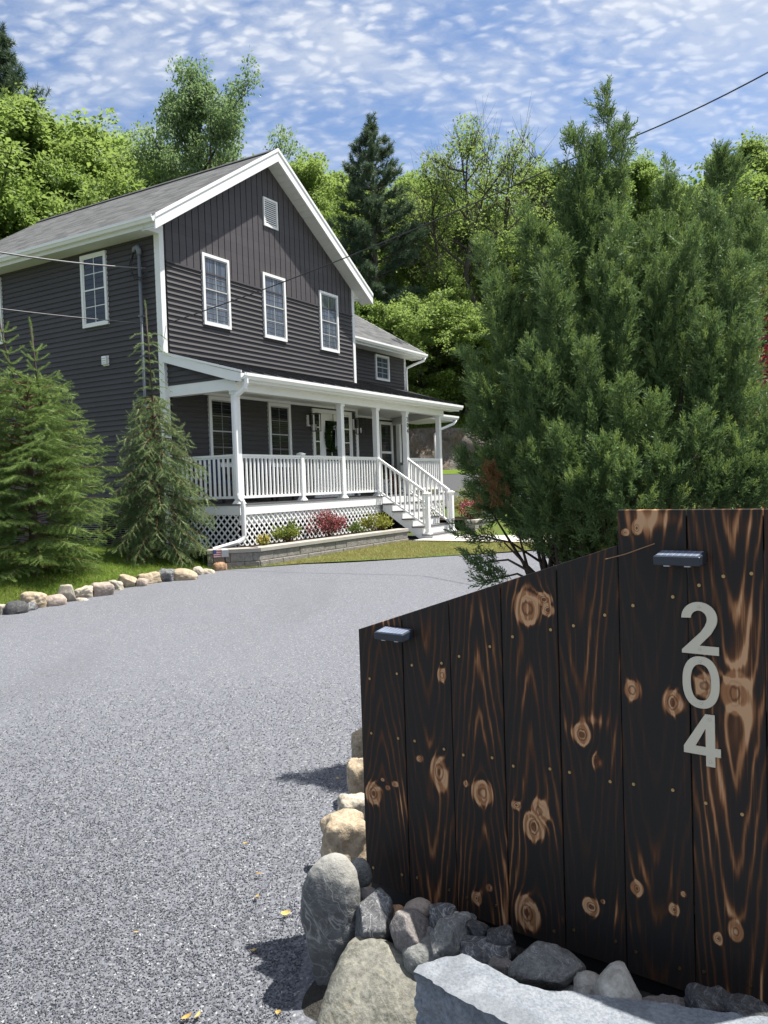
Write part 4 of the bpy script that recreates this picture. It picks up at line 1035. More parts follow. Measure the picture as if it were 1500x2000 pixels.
retaining('retaining_wall', 'low grey block retaining wall with flat caps holding the mulch bed left of the stairs', [((-1.15, -1.95), (-.50, -2.60)), ((-.50, -2.60), (4.93, -2.62))], .535)
retaining('retaining_wall', 'low grey block retaining wall right of the stairs beyond the walk', [((6.9, -3.45), (13.5, -3.45))], .62)
# cables
def cable(lab, pts, r, mat, name='cable', sag=0):
    P = [np.array(p, float) for p in pts]; out = []
    for a, b in zip(P, P[1:]):
        for i in range(12): t = i / 12; q = a + (b - a) * t; q = q + np.array([0, 0, -4 * sag * t * (1 - t)]); out.append(q)
    out.append(P[-1]); o = MB().tube(out, r, 6).build(name, mat, None, True); return tag(o, lab, 'power line', 'overhead lines to the house')
M_SILV = plain('bare_cable', (.13, .13, .135), .5, .25, 30)
A1 = hw(-.19, .22, 6.02); cable('thick twisted service cable running from the left edge to the mast top', [at(-260, 440, 12.5), A1], .016, M_SILV, sag=.12)
A2 = hw(-.16, .36, 4.96); cable('thin pale telephone line running from the left edge to the middle of the mast', [at(-260, 566, 12.5), A2], .009, M_SILV, sag=.05)
A3 = hw(.0, -.05, 4.93); cable('thin black line crossing the sky from upper right down to the gable corner', [A3, at(1120, 309, 13.0), at(1640, 62, 9.0)], .0105, M_WIRE, sag=.12)
# ------------------------------------------------------------------ charred board fence with the house number (local x along the boards, -y towards the viewer, z up)
FB = np.array([-.1045, 2.8252]); FENCE = tag(empty('charred_fence', (FB[0], FB[1], 0), math.atan2(-.607, .795)), 'charred dark board fence stepped up at the right with metal number 204', 'fence')
FA = np.array([.795, -.607, 0]); FN = np.array([-.607, -.795, 0]); FO = np.array([FB[0], FB[1], 0])
def on_fence(px, py):
    d = (px - 750) / F_PX * CA + (py - 1000) / F_PX * CB + CC
    P = EYE + d * (((FO - EYE) @ FN) / (d @ FN)); return float((P - FO) @ FA), float(P[2])
def zf(x, y): return on_fence(680 + x * .54667, 970 + y * .54667)     # from the working enlargement of the photograph
EDG = [0.0, .190, .380, .570, .757, .945, 1.134, 1.322, 1.51]
TOPL = lambda t: 1.095 + .3325 * t                                     # sloping cut
# knots: x, y, rx, ry (enlargement pixels), strength ; streaks the same, with no rings
KN = [[(90,1060,24,32,1),(140,1040,7,8,.8),(167,1027,8,9,.8),(123,1012,5,5,.7)],
      [(335,638,13,22,.9),(255,937,10,12,.8),(325,985,24,50,.8)],
      [(480,1058,30,38,1.1),(421,1025,8,10,.8),(505,1397,9,12,.7),(460,1435,13,18,.9)],
      [(640,400,36,48,1.1),(700,368,22,20,1),(712,405,18,18,1),(685,1125,26,36,1.1),(668,1180,32,40,1.1),(602,1103,14,14,.7),(640,1490,34,46,1.1)],
      [(832,850,27,30,1.1),(868,1467,25,26,1.1),(885,945,16,26,.6),(908,1447,7,7,.8)],
      [(1032,112,14,20,.7),(990,128,11,10,.9),(1015,690,26,32,1),(1165,735,30,38,1),(1033,1398,20,22,1),(1168,1474,15,18,1),(1200,1418,9,10,.7)],
      [(1383,700,38,52,1.15),(1275,675,32,36,.8),(1387,1552,22,30,1.1),(1322,1577,14,17,1)], []]
STK = [[(195,1100,18,75,.9),(215,900,6,420,.8),(150,900,45,140,.25),(130,440,50,30,.6)],
       [(340,1040,16,40,.8),(285,860,14,90,.35),(290,1390,22,50,.4),(290,560,60,140,.3)],
       [(470,430,40,55,.55),(480,560,50,60,.5),(480,700,55,90,.45),(485,840,45,60,.5),(560,1490,14,70,1),(495,1180,14,40,.5),(470,1430,15,30,.6)],
       [(640,340,70,60,.45),(655,700,45,120,.25),(700,1060,50,90,.35),(655,1450,50,30,.4),(762,1510,10,30,.9),(740,1190,20,70,.5)],
       [(880,800,50,26,.9),(950,900,14,160,.55),(975,600,5,420,.9),(965,1500,16,65,1),(880,1370,14,60,.5),(850,560,40,70,.2),(785,820,14,30,.7)],
       [(1040,75,75,70,1.0),(1150,80,50,45,.8),(1090,1340,75,75,.5),(1040,1340,40,60,.4),(1212,80,5,60,1),(1090,1500,50,40,.3),(1020,1530,20,30,.4)],
       [(1400,110,70,80,.55),(1420,430,55,120,.75),(1400,600,60,90,.6),(1440,760,40,70,.5),(1380,850,70,140,.3),(1385,1150,90,220,.33),(1370,1480,40,60,.6),(1372,1790,30,30,.7),(1478,1750,7,110,.8)],
       [(1495,700,8,900,.25)]]
# arches: x, z scale sign (+ apex up), frequency, eccentricity
ARC = [(120, .30, 46, .02), (290, -.25, 40, .03), (475, .22, 46, .012), (657, .20, 42, .02), (835, -.22, 40, .02), (1088, -.26, 34, .03), (1385, -.20, 44, .02), (1520, .2, 30, .02)]
BASE = [.16, .10, .20, .12, .08, .10, .32, .15]
def board_mat(i):
    m = Mat('charred_board', .55, .16); v = m.coord('Object'); x, y, z = m.xyz(v)
    xc = zf(ARC[i][0], 900)[0] if ARC[i][0] < 1490 else 1.42
    wn = m.noise(m.coord('Object', (1, 1, .16)), 9, 3, .5) - .5; wf = m.noise(m.coord('Object', (1, 1, .10)), 34, 3, .6) - .5
    g = (((x - xc) * 1.0) ** 2.0 if False else (x - xc) * (x - xc)) + ARC[i][3] ** 2
    g = g.sqrt() + z * (ARC[i][1] * .52) + wn * .045 + wf * .006
    light = None; ringmix = None; eye = None; ringv = None
    for (kx, ky, rx, ry, a) in KN[i]:
        cx, cz = zf(kx, ky); x2, _ = zf(kx + rx, ky); _, z2 = zf(kx, ky + ry); rx_, rz_ = abs(x2 - cx) * 1.0, abs(cz - z2) * 1.0
        ex_ = (x - cx) * (1 / rx_); ez_ = (z - cz) * (1 / rz_); d2 = ex_ * ex_ + ez_ * ez_ + wf * .9 + wn * 1.2
        d = d2.max(0.0).sqrt()
        halo = (d2 * -.55).exp()
        g = g + halo * (rx_ * 1.35 * (1 if (kx % 2) else -1))
        li = (1.0 - d.ramp(.75, 1.75)) * a * .95
        light = li if light is None else light.max(li)
        rin = 1.0 - d.ramp(.85, 1.05)
        rv = (d * 15.0 + wf * 6.0).sin() * .5 + .5
        e_ = 1.0 - d.ramp(.10, .22); dark = (1.0 - (d - .55).abs().ramp(.03, .12)) * .75
        q = (rin * (rv * .25 + dark * .7 + e_ * .9)).clamp()
        eye = q if eye is None else eye.max(q)
    for (kx, ky, rx, ry, a) in STK[i]:
        cx, cz = zf(kx, ky); x2, _ = zf(kx + rx, ky); _, z2 = zf(kx, ky + ry); rx_, rz_ = abs(x2 - cx), abs(cz - z2)
        ex_ = (x - cx + wn * .02) * (1 / rx_); ez_ = (z - cz) * (1 / rz_); d2 = ex_ * ex_ + ez_ * ez_ + wf * 1.6 + wn * 1.0
        li = (d2 * -.9).exp() * a * .62
        light = li if light is None else (light + li)
    ph = g * (ARC[i][2] * 6.2832)
    line = ((ph + wf * 5.0).sin() * .5 + .5) ** 3.2
    low = m.noise(m.coord('Object', (1, 1, .22)), 5.5, 3, .55, .3).ramp(.49, .74) * .36 + BASE[i] * .70
    hairs = m.noise(m.coord('Object', (1, 1, .03)), 120, 3, .6).ramp(.52, .80)
    pores = m.noise(m.coord('Object', (1, 1, .05)), 240, 2, .5)
    burn = (light + low).clamp() if light is not None else low.clamp()
    amt = (burn * (line * 1.15 + .09) + burn.ramp(.45, .95) * .55 + hairs * burn * .6 + hairs * .10).clamp()
    c = m.mix(amt.ramp(.0, .30), (.023, .021, .0200), (.072, .034, .019))
    c = m.mix(amt.ramp(.22, .75), c, (.33, .155, .070))
    c = m.mix(amt.ramp(.62, 1.0), c, (.52, .31, .17))
    if eye is not None: c = m.mix(eye * .85, c, (.075, .026, .014))
    m.color(c)
    m.rough(pores * .25 + .36 + burn * .12)
    m.bump(line * .35 + hairs * .35 + pores * .4, .30, .0022)
    return m.m
M_EDGE = plain('raw_wood_edge', (.20, .11, .06), .8, .5, 40, .2, .5, 160)
for i in range(8):
    a, b = EDG[i] + .0018, EDG[i + 1] - .0018
    mb = MB(); tall = i >= 5; yo = [0, .001, -.001, .0, .0015, -.004, -.003, -.007][i]
    za, zb_ = (1.507, 1.507) if tall else (TOPL(a), TOPL(b))
    r_ = random.Random(i); N = 10
    mb.add([(a, yo, .2), (b, yo, .2), (b, yo + .024, .2), (a, yo + .024, .2), (a, yo, za), (b, yo, zb_), (b, yo + .024, zb_), (a, yo + .024, za)], [(0,3,2,1),(4,5,6,7),(0,1,5,4),(1,2,6,5),(2,3,7,6),(3,0,4,7)])
    bo = mb.build('board', board_mat(i), FENCE, bevel=.0022, seg=2)
# cross rails and posts behind
M_RAIL = plain('rail_wood', (.10, .065, .04), .8, .4, 14, .2, .3)
for z, t1 in ((.32, 1.51), (.90, 1.51)): MB().box(.03, t1, .0265, .063, z, z + .088).build('rail', M_RAIL, FENCE)
MB().box(.97, 1.49, .0265, .063, 1.40, 1.485).build('rail', M_RAIL, FENCE)
for t in (.09, .97, 1.44): MB().box(t, t + .088, .0635, .152, -.1, .98 if t < .9 else 1.46).build('fence_post', M_RAIL, FENCE)
MB().box(.01, 1.45, .014, .0262, .10, .195).build('kick_board', M_BLACK, FENCE)
# brass screws
m = Mat('brass_screw', .35, .5, .9); m.color((.42, .29, .14)); M_BRASS = m.m
SCR = [(78,650),(175,632),(84,845),(180,863),(91,1325),(193,1350),(228,602),(334,595),(238,873),(343,902),(247,1361),(362,1405),(398,570),(508,535),(413,922),(516,932),(425,1432),(530,1460),(588,500),(724,475),(591,962),(722,972),(736,1552),
       (805,461),(917,423),(791,985),(936,1018),(806,1549),(955,1589),(1020,388),(1162,357),(1022,1025),(1162,1046),(1030,1624),(1186,1682),(1255,316),(1342,284),(1442,274),(1279,1093),(1409,1133),(1272,1695),(1436,1745)]
sm = MB().tube([(0, -.0025, 0), (0, .006, 0)], [.0042, .0048], 10); 
boards = [o for o in FENCE.children if o.name.startswith('board')]
boards.sort(key=lambda o: min(v.co.x for v in o.data.vertices))
sme = bpy.data.meshes.new('screw'); sme.from_pydata(sm.v, [], sm.f); sme.materials.append(M_BRASS)
for (px, py) in SCR:
    t, z = zf(px, py); i = max(0, min(7, int(np.searchsorted(EDG, t) - 1)))
    o = link('screw', sme, boards[i]); o.location = (t, [0, .001, -.001, .0, .0015, -.004, -.003, -.007][i], z); o.scale = (1.1, 1, 1.1)
# metal digits
m = Mat('brushed_nickel', .42, .5, .35); v = m.coord('Object', (1, 1, 60)); m.color(m.mix(m.noise(v, 8, 3), (.54, .50, .40), (.64, .60, .49))); M_NICK = m.m
def outline(loops, w, h, th):
    cu = bpy.data.curves.new('number', 'CURVE'); cu.dimensions = '2D'; cu.fill_mode = 'BOTH'; cu.extrude = th / 2; cu.bevel_depth = .0006; cu.bevel_resolution = 1
    for L_ in loops:
        s = cu.splines.new('POLY'); s.points.add(len(L_) - 1); s.use_cyclic_u = True
        for p, q in zip(s.points, L_): p.co = ((q[0] - .5) * w, (q[1] - .5) * h, 0, 1)
    o = bpy.data.objects.new('tmp', cu); COL.objects.link(o); dg = bpy.context.evaluated_depsgraph_get(); me = bpy.data.meshes.new_from_object(o.evaluated_get(dg)); bpy.data.objects.remove(o); me.materials.clear(); return me
def arc(cx, cy, rx, ry, a0, a1, n): return [(cx + rx * math.cos(math.radians(a0 + (a1 - a0) * k / n)), cy + ry * math.sin(math.radians(a0 + (a1 - a0) * k / n))) for k in range(n + 1)]
two = arc(.485, .685, .485, .315, 180, -28, 22) + [(.80, .40), (.47, .155), (1, .155), (1, 0), (0, 0), (0, .06), (.52, .42)] + [(.63, .53)] + arc(.475, .675, .225, .165, -20, 174, 14)
sup = lambda cx, cy, rx, ry, p, n: [(cx + rx * math.copysign(abs(math.cos(t)) ** p, math.cos(t)), cy + ry * math.copysign(abs(math.sin(t)) ** p, math.sin(t))) for t in [2 * PI * k / n for k in range(n)]]
zero = [sup(.5, .5, .5, .5, .86, 48), sup(.5, .5, .285, .355, .86, 40)]
four = [[(.60, 1), (.85, 1), (.85, .36), (1, .36), (1, .205), (.85, .205), (.85, 0), (.61, 0), (.61, .205), (0, .205), (0, .335)], [(.61, .74), (.61, .36), (.31, .36)]]
for nm, loops, zc in (('number_two', [two], 1.1965), ('number_zero', zero, 1.053), ('number_four', four, .9015)):
    me = outline(loops, .093, .1365, .003); o = link(nm, me, FENCE, M_NICK); o.location = (1.1645, -.0075, zc); o.rotation_euler = (PI / 2, 0, 0)
    for dz_ in (.056, -.055):
        dx_ = {'number_two': -.001, 'number_zero': 0, 'number_four': .021}[nm]
        s = MB().tube([(dx_, dz_, .003), (dx_, dz_, .0048)], [.0036, .0022], 10).build('screw', M_NICK, o)
# solar lamps
M_SOLARB = plain('solar_case', (.022, .030, .042), .35, .2, 20)
m = Mat('solar_cell', .12, .6); v = m.coord('Object'); x, y, z = m.xyz(v); gl_ = ((x * 420.0).sin()).ramp(.90, .99); m.color(m.mix(gl_ * .6, (.16, .19, .26), (.45, .48, .52))); M_CELL = m.m
M_LENS = plain('clear_plastic', (.55, .57, .58), .2, .05, 10)
for tx, tz, yy in ((.180, 1.112, .0), (1.125, 1.394, -.004)):
    la = empty('solar_lamp'); la.parent = FENCE; la.location = (tx, yy, tz)
    w = .060
    MB().hexa([(-w, -.062, -.030), (w, -.062, -.030), (w, -.0, -.026), (-w, -.0, -.026)], [(-w, -.064, -.006), (w, -.064, -.006), (w, -.0, .004), (-w, -.0, .004)]).build('lamp_case', M_SOLARB, la, bevel=.003)
    MB().hexa([(-w + .006, -.058, -.0055), (w - .006, -.058, -.0055), (w - .006, -.006, .0026), (-w + .006, -.006, .0026)], [(-w + .006, -.058, -.0035), (w - .006, -.058, -.0035), (w - .006, -.006, .0048), (-w + .006, -.006, .0048)]).build('solar_panel', M_CELL, la)
    for q in (-.035, .018): MB().box(q, q + .015, -.056, -.045, -.033, -.0275).build('light_lens', M_LENS, la)
# the twig caught on the fence
tg = MB(); tg.tube([(*(lambda q: (q[0], -.012, q[1]))(zf(925, 222)),), (*(lambda q: (q[0], -.022, q[1]))(zf(1000, 203)),), (*(lambda q: (q[0], -.016, q[1]))(zf(1102, 166)),)], .0014, 5)
o = tg.build('dry_twig', plain('twig', (.30, .17, .09), .8, .2, 30)); o.location = (FB[0], FB[1], 0); o.rotation_euler = (0, 0, math.atan2(-.607, .795)); tag(o, 'thin dry twig caught slanting on the step of the charred fence', 'twig')
# ------------------------------------------------------------------ plants near the house and the fence
M_BARK = plain('bark', (.075, .060, .048), .9, .35, 18, .2, .8, 60)
M_TWIG = plain('brown_twig', (.16, .085, .045), .85, .3, 20, .2)
def twig_template(n, L, r, wd, seed, droop=0.0):
    """a brush of needles along local Y"""
    g = np.random.default_rng(seed); Vs = []; Fs = []
    for k in range(n):
        t = (k + .5) / n; a = k * 2.399; rr = r * (1 - .55 * max(0, t - .75) / .25)
        b = np.array([0, t * L * .97, 0]); out = np.array([math.cos(a), 0, math.sin(a)]); d = unit(out * .85 + np.array([0, .65, 0]) + g.normal(size=3) * .12)
        tip = b + d * rr * (1.15 + .3 * g.random()); s = unit(np.cross(d, g.normal(size=3))) * wd
        o = len(Vs); Vs += [b - s, b + s, tip]; Fs.append((o, o + 1, o + 2))
    # core
    o = len(Vs)
    for k in range(3): a = k * 2.0944; Vs += [np.array([math.cos(a) * r * .22, 0, math.sin(a) * r * .22]), np.array([0, L, 0])]
    for k in range(3): Fs.append((o + 2 * k, o + 2 * ((k + 1) % 3), o + 2 * k + 1))
    return np.array(Vs), np.array(Fs)
def spruce(label, base, H, Rb, leaders, seed, mat, mat2, droop, tint_seed, dense=1.0, prof_=None, tw=1.0):
    g = np.random.default_rng(seed); t_ = tag(empty('spruce_tree', base), label, 'spruce', None)
    tr = MB(); tr.tube([(0, 0, -.15), (.02, 0, H * .4), (0, .01, H * .8), (0, 0, H * 1.0)], [.075, .06, .035, .018], 8)
    T1 = twig_template(46, 1.0, .095, .0085, seed); twD = []; twP = []; twL = []; twY = []; branches = MB()
    nb = int(100 * dense)
    for i in range(nb):
        f = (i + .5) / nb; z = H * (.02 + .97 * f ** .92); az = i * 2.399 + g.normal() * .25
        prof = prof_(z / H)
        L = Rb * (prof * (.82 + .30 * g.random()) + .05)
        d = np.array([math.cos(az), math.sin(az), 0]); nseg = 7; P = []
        up0 = .30 - droop * .5 + .35 * (z / H)
        for k in range(nseg + 1):
            s = k / nseg; P.append(np.array([0, 0, z]) + d * L * s + np.array([0, 0, L * (up0 * s - (.48 + droop) * s * s + .22 * s ** 3)]))
        P = np.array(P); branches.tube(P, [.014 * (1 - .8 * k / nseg) for k in range(nseg + 1)], 4, False)
        side = np.array([-d[1], d[0], 0]); m_ = max(4, int(L * 14))
        for k in range(m_):
            s = .18 + .82 * (k + g.random() * .6) / m_; j = min(nseg - 1, int(s * nseg)); p = P[j] + (P[j + 1] - P[j]) * (s * nseg - j); fw = unit(P[j + 1] - P[j])
            sg = 1 if k % 2 else -1; l1 = (.10 + .34 * L * (1 - s) ** .8) * (.7 + .5 * g.random())
            dr = unit(fw * .75 + side * sg * .8 + np.array([0, 0, -.25 - droop * 1.6 * g.random()]))
            nn = max(1, int(l1 / .10))
            # a side shoot with short twigs on it
            for q in range(nn):
                pp = p + dr * l1 * q / nn
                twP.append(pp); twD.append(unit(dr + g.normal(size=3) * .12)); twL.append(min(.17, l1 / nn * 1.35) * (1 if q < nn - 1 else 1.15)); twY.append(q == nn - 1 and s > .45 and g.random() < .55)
                if q and g.random() < .9:
                    for sg2 in (-1, 1):
                        d2 = unit(dr * .7 + np.cross(dr, (0, 0, 1)) * sg2 * .75 + np.array([0, 0, -.2 - droop * g.random()])); twP.append(pp); twD.append(d2); twL.append(.085 + .07 * g.random()); twY.append(False)
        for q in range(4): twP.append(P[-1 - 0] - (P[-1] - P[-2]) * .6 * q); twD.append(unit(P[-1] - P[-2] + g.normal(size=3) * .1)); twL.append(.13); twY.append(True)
    # leaders: bare stems with fat upright fingers
    ldP, ldD, ldL, ldW = [], [], [], []
    for (lx, ly, z0, z1, lean) in leaders:
        a = np.array([lx, ly, z0]); b = np.array([lx + lean, ly, z1]); tr.tube([a, (a + b) / 2 + np.array([lean * .1, 0, 0]), b], [.019, .015, .011], 6)
        n = max(3, int((z1 - z0) / .20))
        for k in range(n):
            f = k / n; p = a + (b - a) * (.08 + .72 * f)
            for q in range(4):
                az = q * 1.57 + k * .9 + g.random() * .6; L = (.26 - .04 * f) * (.65 + .6 * g.random()) * (1.35 if droop > .2 else 1.0)
                dd = np.array([math.cos(az), math.sin(az), 0]); el = (.15 if droop < .2 else .30) + .25 * g.random(); pr = p
                for s in range(3):
                    v_ = unit(dd + np.array([0, 0, el + (.22 * s if droop < .2 else -.60 * s)])); ldP.append(pr); ldD.append(v_); ldL.append(L / 3 * 1.15); ldW.append(.90); pr = pr + v_ * L / 3
        for s in range(7): ldP.append(b - (b - a) * (.20 - .03 * s)); ldD.append(unit(b - a)); ldL.append(.09); ldW.append(1.0)
        ldP.append(b); ldD.append(unit(b - a + np.array([lean * .8, 0, 0]))); ldL.append(.12); ldW.append(1.0)
    ldP, ldD, ldL, ldW = map(np.array, (ldP, ldD, ldL, ldW)); T2 = twig_template(70, 1.0, .34, .016, seed + 1)
    twP = np.array(twP); twD = np.array(twD); twL = np.array(twL); twY = np.array(twY)
    Fm = frames(twD, g.normal(size=twD.shape)) * np.stack([np.clip(twL / .13, .7, 1.1) * .34, twL * 1.12, np.clip(twL / .13, .7, 1.1) * .34], -1)[:, None, :]
    F2 = frames(ldD, g.normal(size=ldD.shape)) * np.stack([ldW * .080, ldL * 1.1, ldW * .080], -1)[:, None, :]
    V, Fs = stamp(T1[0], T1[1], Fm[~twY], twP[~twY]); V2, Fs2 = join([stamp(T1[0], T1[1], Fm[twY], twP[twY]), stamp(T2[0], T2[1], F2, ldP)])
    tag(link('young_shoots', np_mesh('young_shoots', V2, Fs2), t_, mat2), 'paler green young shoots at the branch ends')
    tr.build('trunk', M_BARK, t_, True); branches.build('branches', M_TWIG, t_, True); link('crown', np_mesh('crown', V, Fs), t_, mat)
    return t_
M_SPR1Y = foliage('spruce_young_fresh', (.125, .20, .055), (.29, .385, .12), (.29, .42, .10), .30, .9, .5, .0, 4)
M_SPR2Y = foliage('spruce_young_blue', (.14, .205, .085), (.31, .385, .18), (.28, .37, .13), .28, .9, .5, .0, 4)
M_SPR1 = foliage('spruce_needles_fresh', (.070, .130, .036), (.19, .275, .075), (.21, .31, .07), .30, .9, .5, .0, 4)
M_SPR2 = foliage('spruce_needles_blue', (.075, .125, .055), (.19, .26, .115), (.18, .26, .09), .26, .9, .5, .0, 4)
P = at(62, 1000, 12.3); zb = .40
spruce('broad bright green young spruce with two bare leaders at left edge of lawn', (P[0], P[1], zb), 2.95, 1.12, [(-.10, .05, 2.60, 4.15, -.32), (.22, .0, 2.55, 3.75, -.10), (-.5, .1, 2.4, 3.2, -.1)], 3, M_SPR1, M_SPR1Y, .08, 1, 1.35, lambda t: min(1, (1.10 - t) / .50) ** .7 * (1 - .12 * max(0, .25 - t) / .25))
P = at(308, 1000, 14.5); zb = .46
spruce('drooping blue green young spruce with one long bare leader near porch corner', (P[0], P[1], zb), 2.85, .95, [(0, 0, 2.65, 4.40, -.06)], 8, M_SPR2, M_SPR2Y, .34, 2, 1.2, lambda t: min(1, (1.03 - t) / .55) ** .7)

# ---- the big juniper behind the fence
def spray_template(seed, n=11):
    g = np.random.default_rng(seed); Vs = []; Fs = []
    def blade(b, d, L, w):
        s = unit(np.cross(d, g.normal(size=3))) * w; o = len(Vs)
        Vs.extend([b, b + d * L * .45 + s, b + d * L, b + d * L * .45 - s]); Fs.append((o, o + 1, o + 2, o + 3))
    for k in range(n):
        t = k / n; a = k * 2.4; b = np.array([0, t * .80, 0]) + np.array([0, 0, .05 * t * t])
        d = unit(np.array([math.cos(a) * .62, 1.0, math.sin(a) * .62]) + g.normal(size=3) * .15); L = .42 * (1 - .45 * t)
        blade(b, d, L, .030)
        for q in range(2):
            bb = b + d * L * (.35 + .3 * q); d2 = unit(d + g.normal(size=3) * .5); blade(bb, d2, L * .5, .026)
    blade(np.array([0, .0, 0]), np.array([0, 1.0, 0]), 1.12, .030)
    return np.array(Vs), np.array(Fs)
SPR = [spray_template(s) for s in (1, 2, 3)]
M_JUN = foliage('juniper_scale', (.068, .126, .052), (.165, .245, .095), (.175, .27, .08), .32, 3.2, .5, .0, 11)
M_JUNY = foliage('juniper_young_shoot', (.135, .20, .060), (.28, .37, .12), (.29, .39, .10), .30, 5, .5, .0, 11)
M_JUNB = foliage('juniper_dead', (.14, .075, .03), (.30, .17, .07), (.3, .17, .06), .2, 8)
def plume_data(a, b, w, g, bow=.12, fill=1.0):
    """one upright plume: an axis, side branchlets round it, sprays along every branchlet"""
    a, b = np.array(a, float), np.array(b, float); L = np.linalg.norm(b - a); ax = unit(b - a)
    side = unit(np.cross(ax, g.normal(size=3))); e1 = unit(np.cross(ax, side)); outv = np.array([ax[0], ax[1], 0])
    n = int(L * 30 * fill) + 4; s = np.sort(g.random(n)) ** .9
    P0 = a + (b - a) * s[:, None] + np.sin(s * PI)[:, None] * (-outv * bow * L)
    r = w * np.minimum(1, (s + .06) / .24) ** .7 * np.clip(1 - s, 0, 1) ** .85
    th = np.arange(n) * 2.399 + g.normal(size=n) * .3; rad = np.cos(th)[:, None] * side + np.sin(th)[:, None] * e1
    BL = (r * 1.25 + .06) * (.7 + .6 * g.random(n)); BD = unit(ax + rad * (.35 + .45 * (1 - s))[:, None] + g.normal(size=(n, 3)) * .10)
    P, D, LN, Y = [], [], [], []
    for i in range(n):
        m = int(BL[i] * 58) + 4; t = (np.arange(m) + g.random(m)) / m; sp = .040 * (1 - t) ** .8 + .006
        q = g.normal(size=(m, 3)); q -= (q @ BD[i])[:, None] * BD[i]; q = unit(q)
        P.append(P0[i] + BD[i] * (BL[i] * (.12 + .88 * t))[:, None] + np.array([0, 0, 1.0]) * (t ** 2 * BL[i] * .12)[:, None] + q * (sp * g.random(m))[:, None])
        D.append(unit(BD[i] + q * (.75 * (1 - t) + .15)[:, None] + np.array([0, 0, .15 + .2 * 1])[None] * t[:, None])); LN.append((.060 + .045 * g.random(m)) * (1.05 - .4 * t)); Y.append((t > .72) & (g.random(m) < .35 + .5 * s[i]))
    return np.concatenate(P), np.concatenate(D), np.concatenate(LN), np.concatenate(Y)
g = np.random.default_rng(21)
JZ = 4.55; JB = np.array([*at(1205, 1000, JZ)[:2], float(hz(1.3, JZ)) - .02])
def J(px, py, dz=0.0): return at(px, py, JZ + dz)
PL = []   # (start, tip, width)
def pl(px0, py0, d0, px1, py1, d1, w): PL.append((J(px0, py0, d0), J(px1, py1, d1), w))
# main spires
pl(1190,900,0, 1184,196,0, .15); pl(1180,620,.0, 1216,262,.05, .10); pl(1170,640,0, 1160,290,-.05, .11); pl(1150,760,-.1, 1122,275,-.1, .11); pl(1160,700,.1, 1212,320,.1, .11); pl(1150,800,-.1, 1098,350,-.05, .13)
pl(1290,860,0, 1302,338,.1, .14); pl(1300,760,-.1, 1345,400,0, .14); pl(1330,860,.1, 1408,312,.15, .17); pl(1370,800,0, 1432,330,.1, .12); pl(1390,860,0, 1468,430,.1, .15); pl(1330,700,-.2, 1290,430,-.1, .14); pl(1240,760,.1, 1246,440,.2, .14)
pl(1410,880,-.1, 1484,464,-.1, .17); pl(1430,980,-.2, 1500,770,-.2, .18); pl(1400,800,.1, 1452,520,.1, .17); pl(1470,1040,-.2, 1530,800,-.4, .18); pl(1400,700,.2, 1440,400,.3, .12); pl(1430,900,-.2, 1462,610,-.25, .15)
# left flanks
pl(1100,950,0, 1030,420,.1, .16) ; pl(1080,960,-.1, 985,560,.0, .15); pl(1060,900,-.1, 938,488,.0, .14); pl(1040,900,-.15, 962,600,-.1, .14); pl(1010,960,-.1, 912,700,-.1, .12); pl(1040,980,-.2, 935,760,-.2, .13); pl(1020,1000,-.1, 908,905,-.1, .13); pl(1030,1000,0, 925,830,0, .14); pl(1080,860,.1, 1060,470,.1, .17); pl(1110,800,.0, 1068,540,-.1, .16); pl(1000,1020,.1, 915,960,.1,.12)
pl(1060,1040,-.1, 950,900,-.3, .14); pl(1060,1060,-.2, 990,880,-.4, .14)
# front face plumes
for q in [(1190,820,-.45,1180,505,-.40,.17),(1210,920,-.5,1215,590,-.5,.17),(1130,860,-.45,1075,560,-.4,.16),(1260,820,-.45,1300,520,-.45,.17),(1330,860,-.5,1350,480,-.45,.2),(1390,860,-.55,1440,520,-.5,.2),(1170,980,-.6,1150,690,-.6,.16),
          (1100,960,-.55,1045,690,-.5,.15),(1060,1000,-.5,1010,730,-.45,.14),(1230,1010,-.65,1218,770,-.7,.14),(1290,1000,-.65,1278,800,-.75,.15),(1390,960,-.6,1382,640,-.65,.16),(1440,960,-.6,1450,660,-.65,.17),(1480,1040,-.7,1500,800,-.7,.16),(1420,1030,-.75,1440,870,-.8,.15),
          (1350,1010,-.75,1365,840,-.8,.15),(1310,1040,-.8,1290,900,-.85,.14),(1200,1040,-.75,1180,880,-.8,.15),(1130,1050,-.65,1105,860,-.7,.14),(1080,1060,-.55,1040,870,-.6,.14),(1240,1060,-.85,1230,930,-.9,.14),(1160,1070,-.75,1140,960,-.8,.14),(1100,1090,-.6,1075,960,-.65,.12),(1380,1060,-.8,1400,930,-.85,.14),(1450,1050,-.75,1478,930,-.8,.14),
          (1110,780,-.3,1090,480,-.25,.15),(1220,700,-.35,1200,430,-.3,.16),(1150,560,-.1,1140,330,-.1,.12),(1280,680,-.3,1270,470,-.3,.12),(1400,640,-.3,1390,400,-.25,.17),(1430,740,-.4,1452,520,-.4,.15)]:
    pl(*q)
for k in range(26):                   # the inside and the far side
    f = g.random(); az = g.random() * 2 * PI; r0 = .15 + .55 * math.sqrt(g.random()); zt = .8 + 1.9 * (1 - r0 / .95) * (.6 + .5 * g.random())
    c = J(1225, 1000, .2); c[2] = 0
    a = c + np.array([math.cos(az) * r0 * .5, math.sin(az) * r0 * .5, .35 + zt * .35]); b = c + np.array([math.cos(az) * r0 * 1.1, math.sin(az) * r0 * 1.15 + .1, .55 + zt])
    PL.append((a, b, .17 + .06 * g.random()))
Ps, Ds, Ls, Ys = [], [], [], []
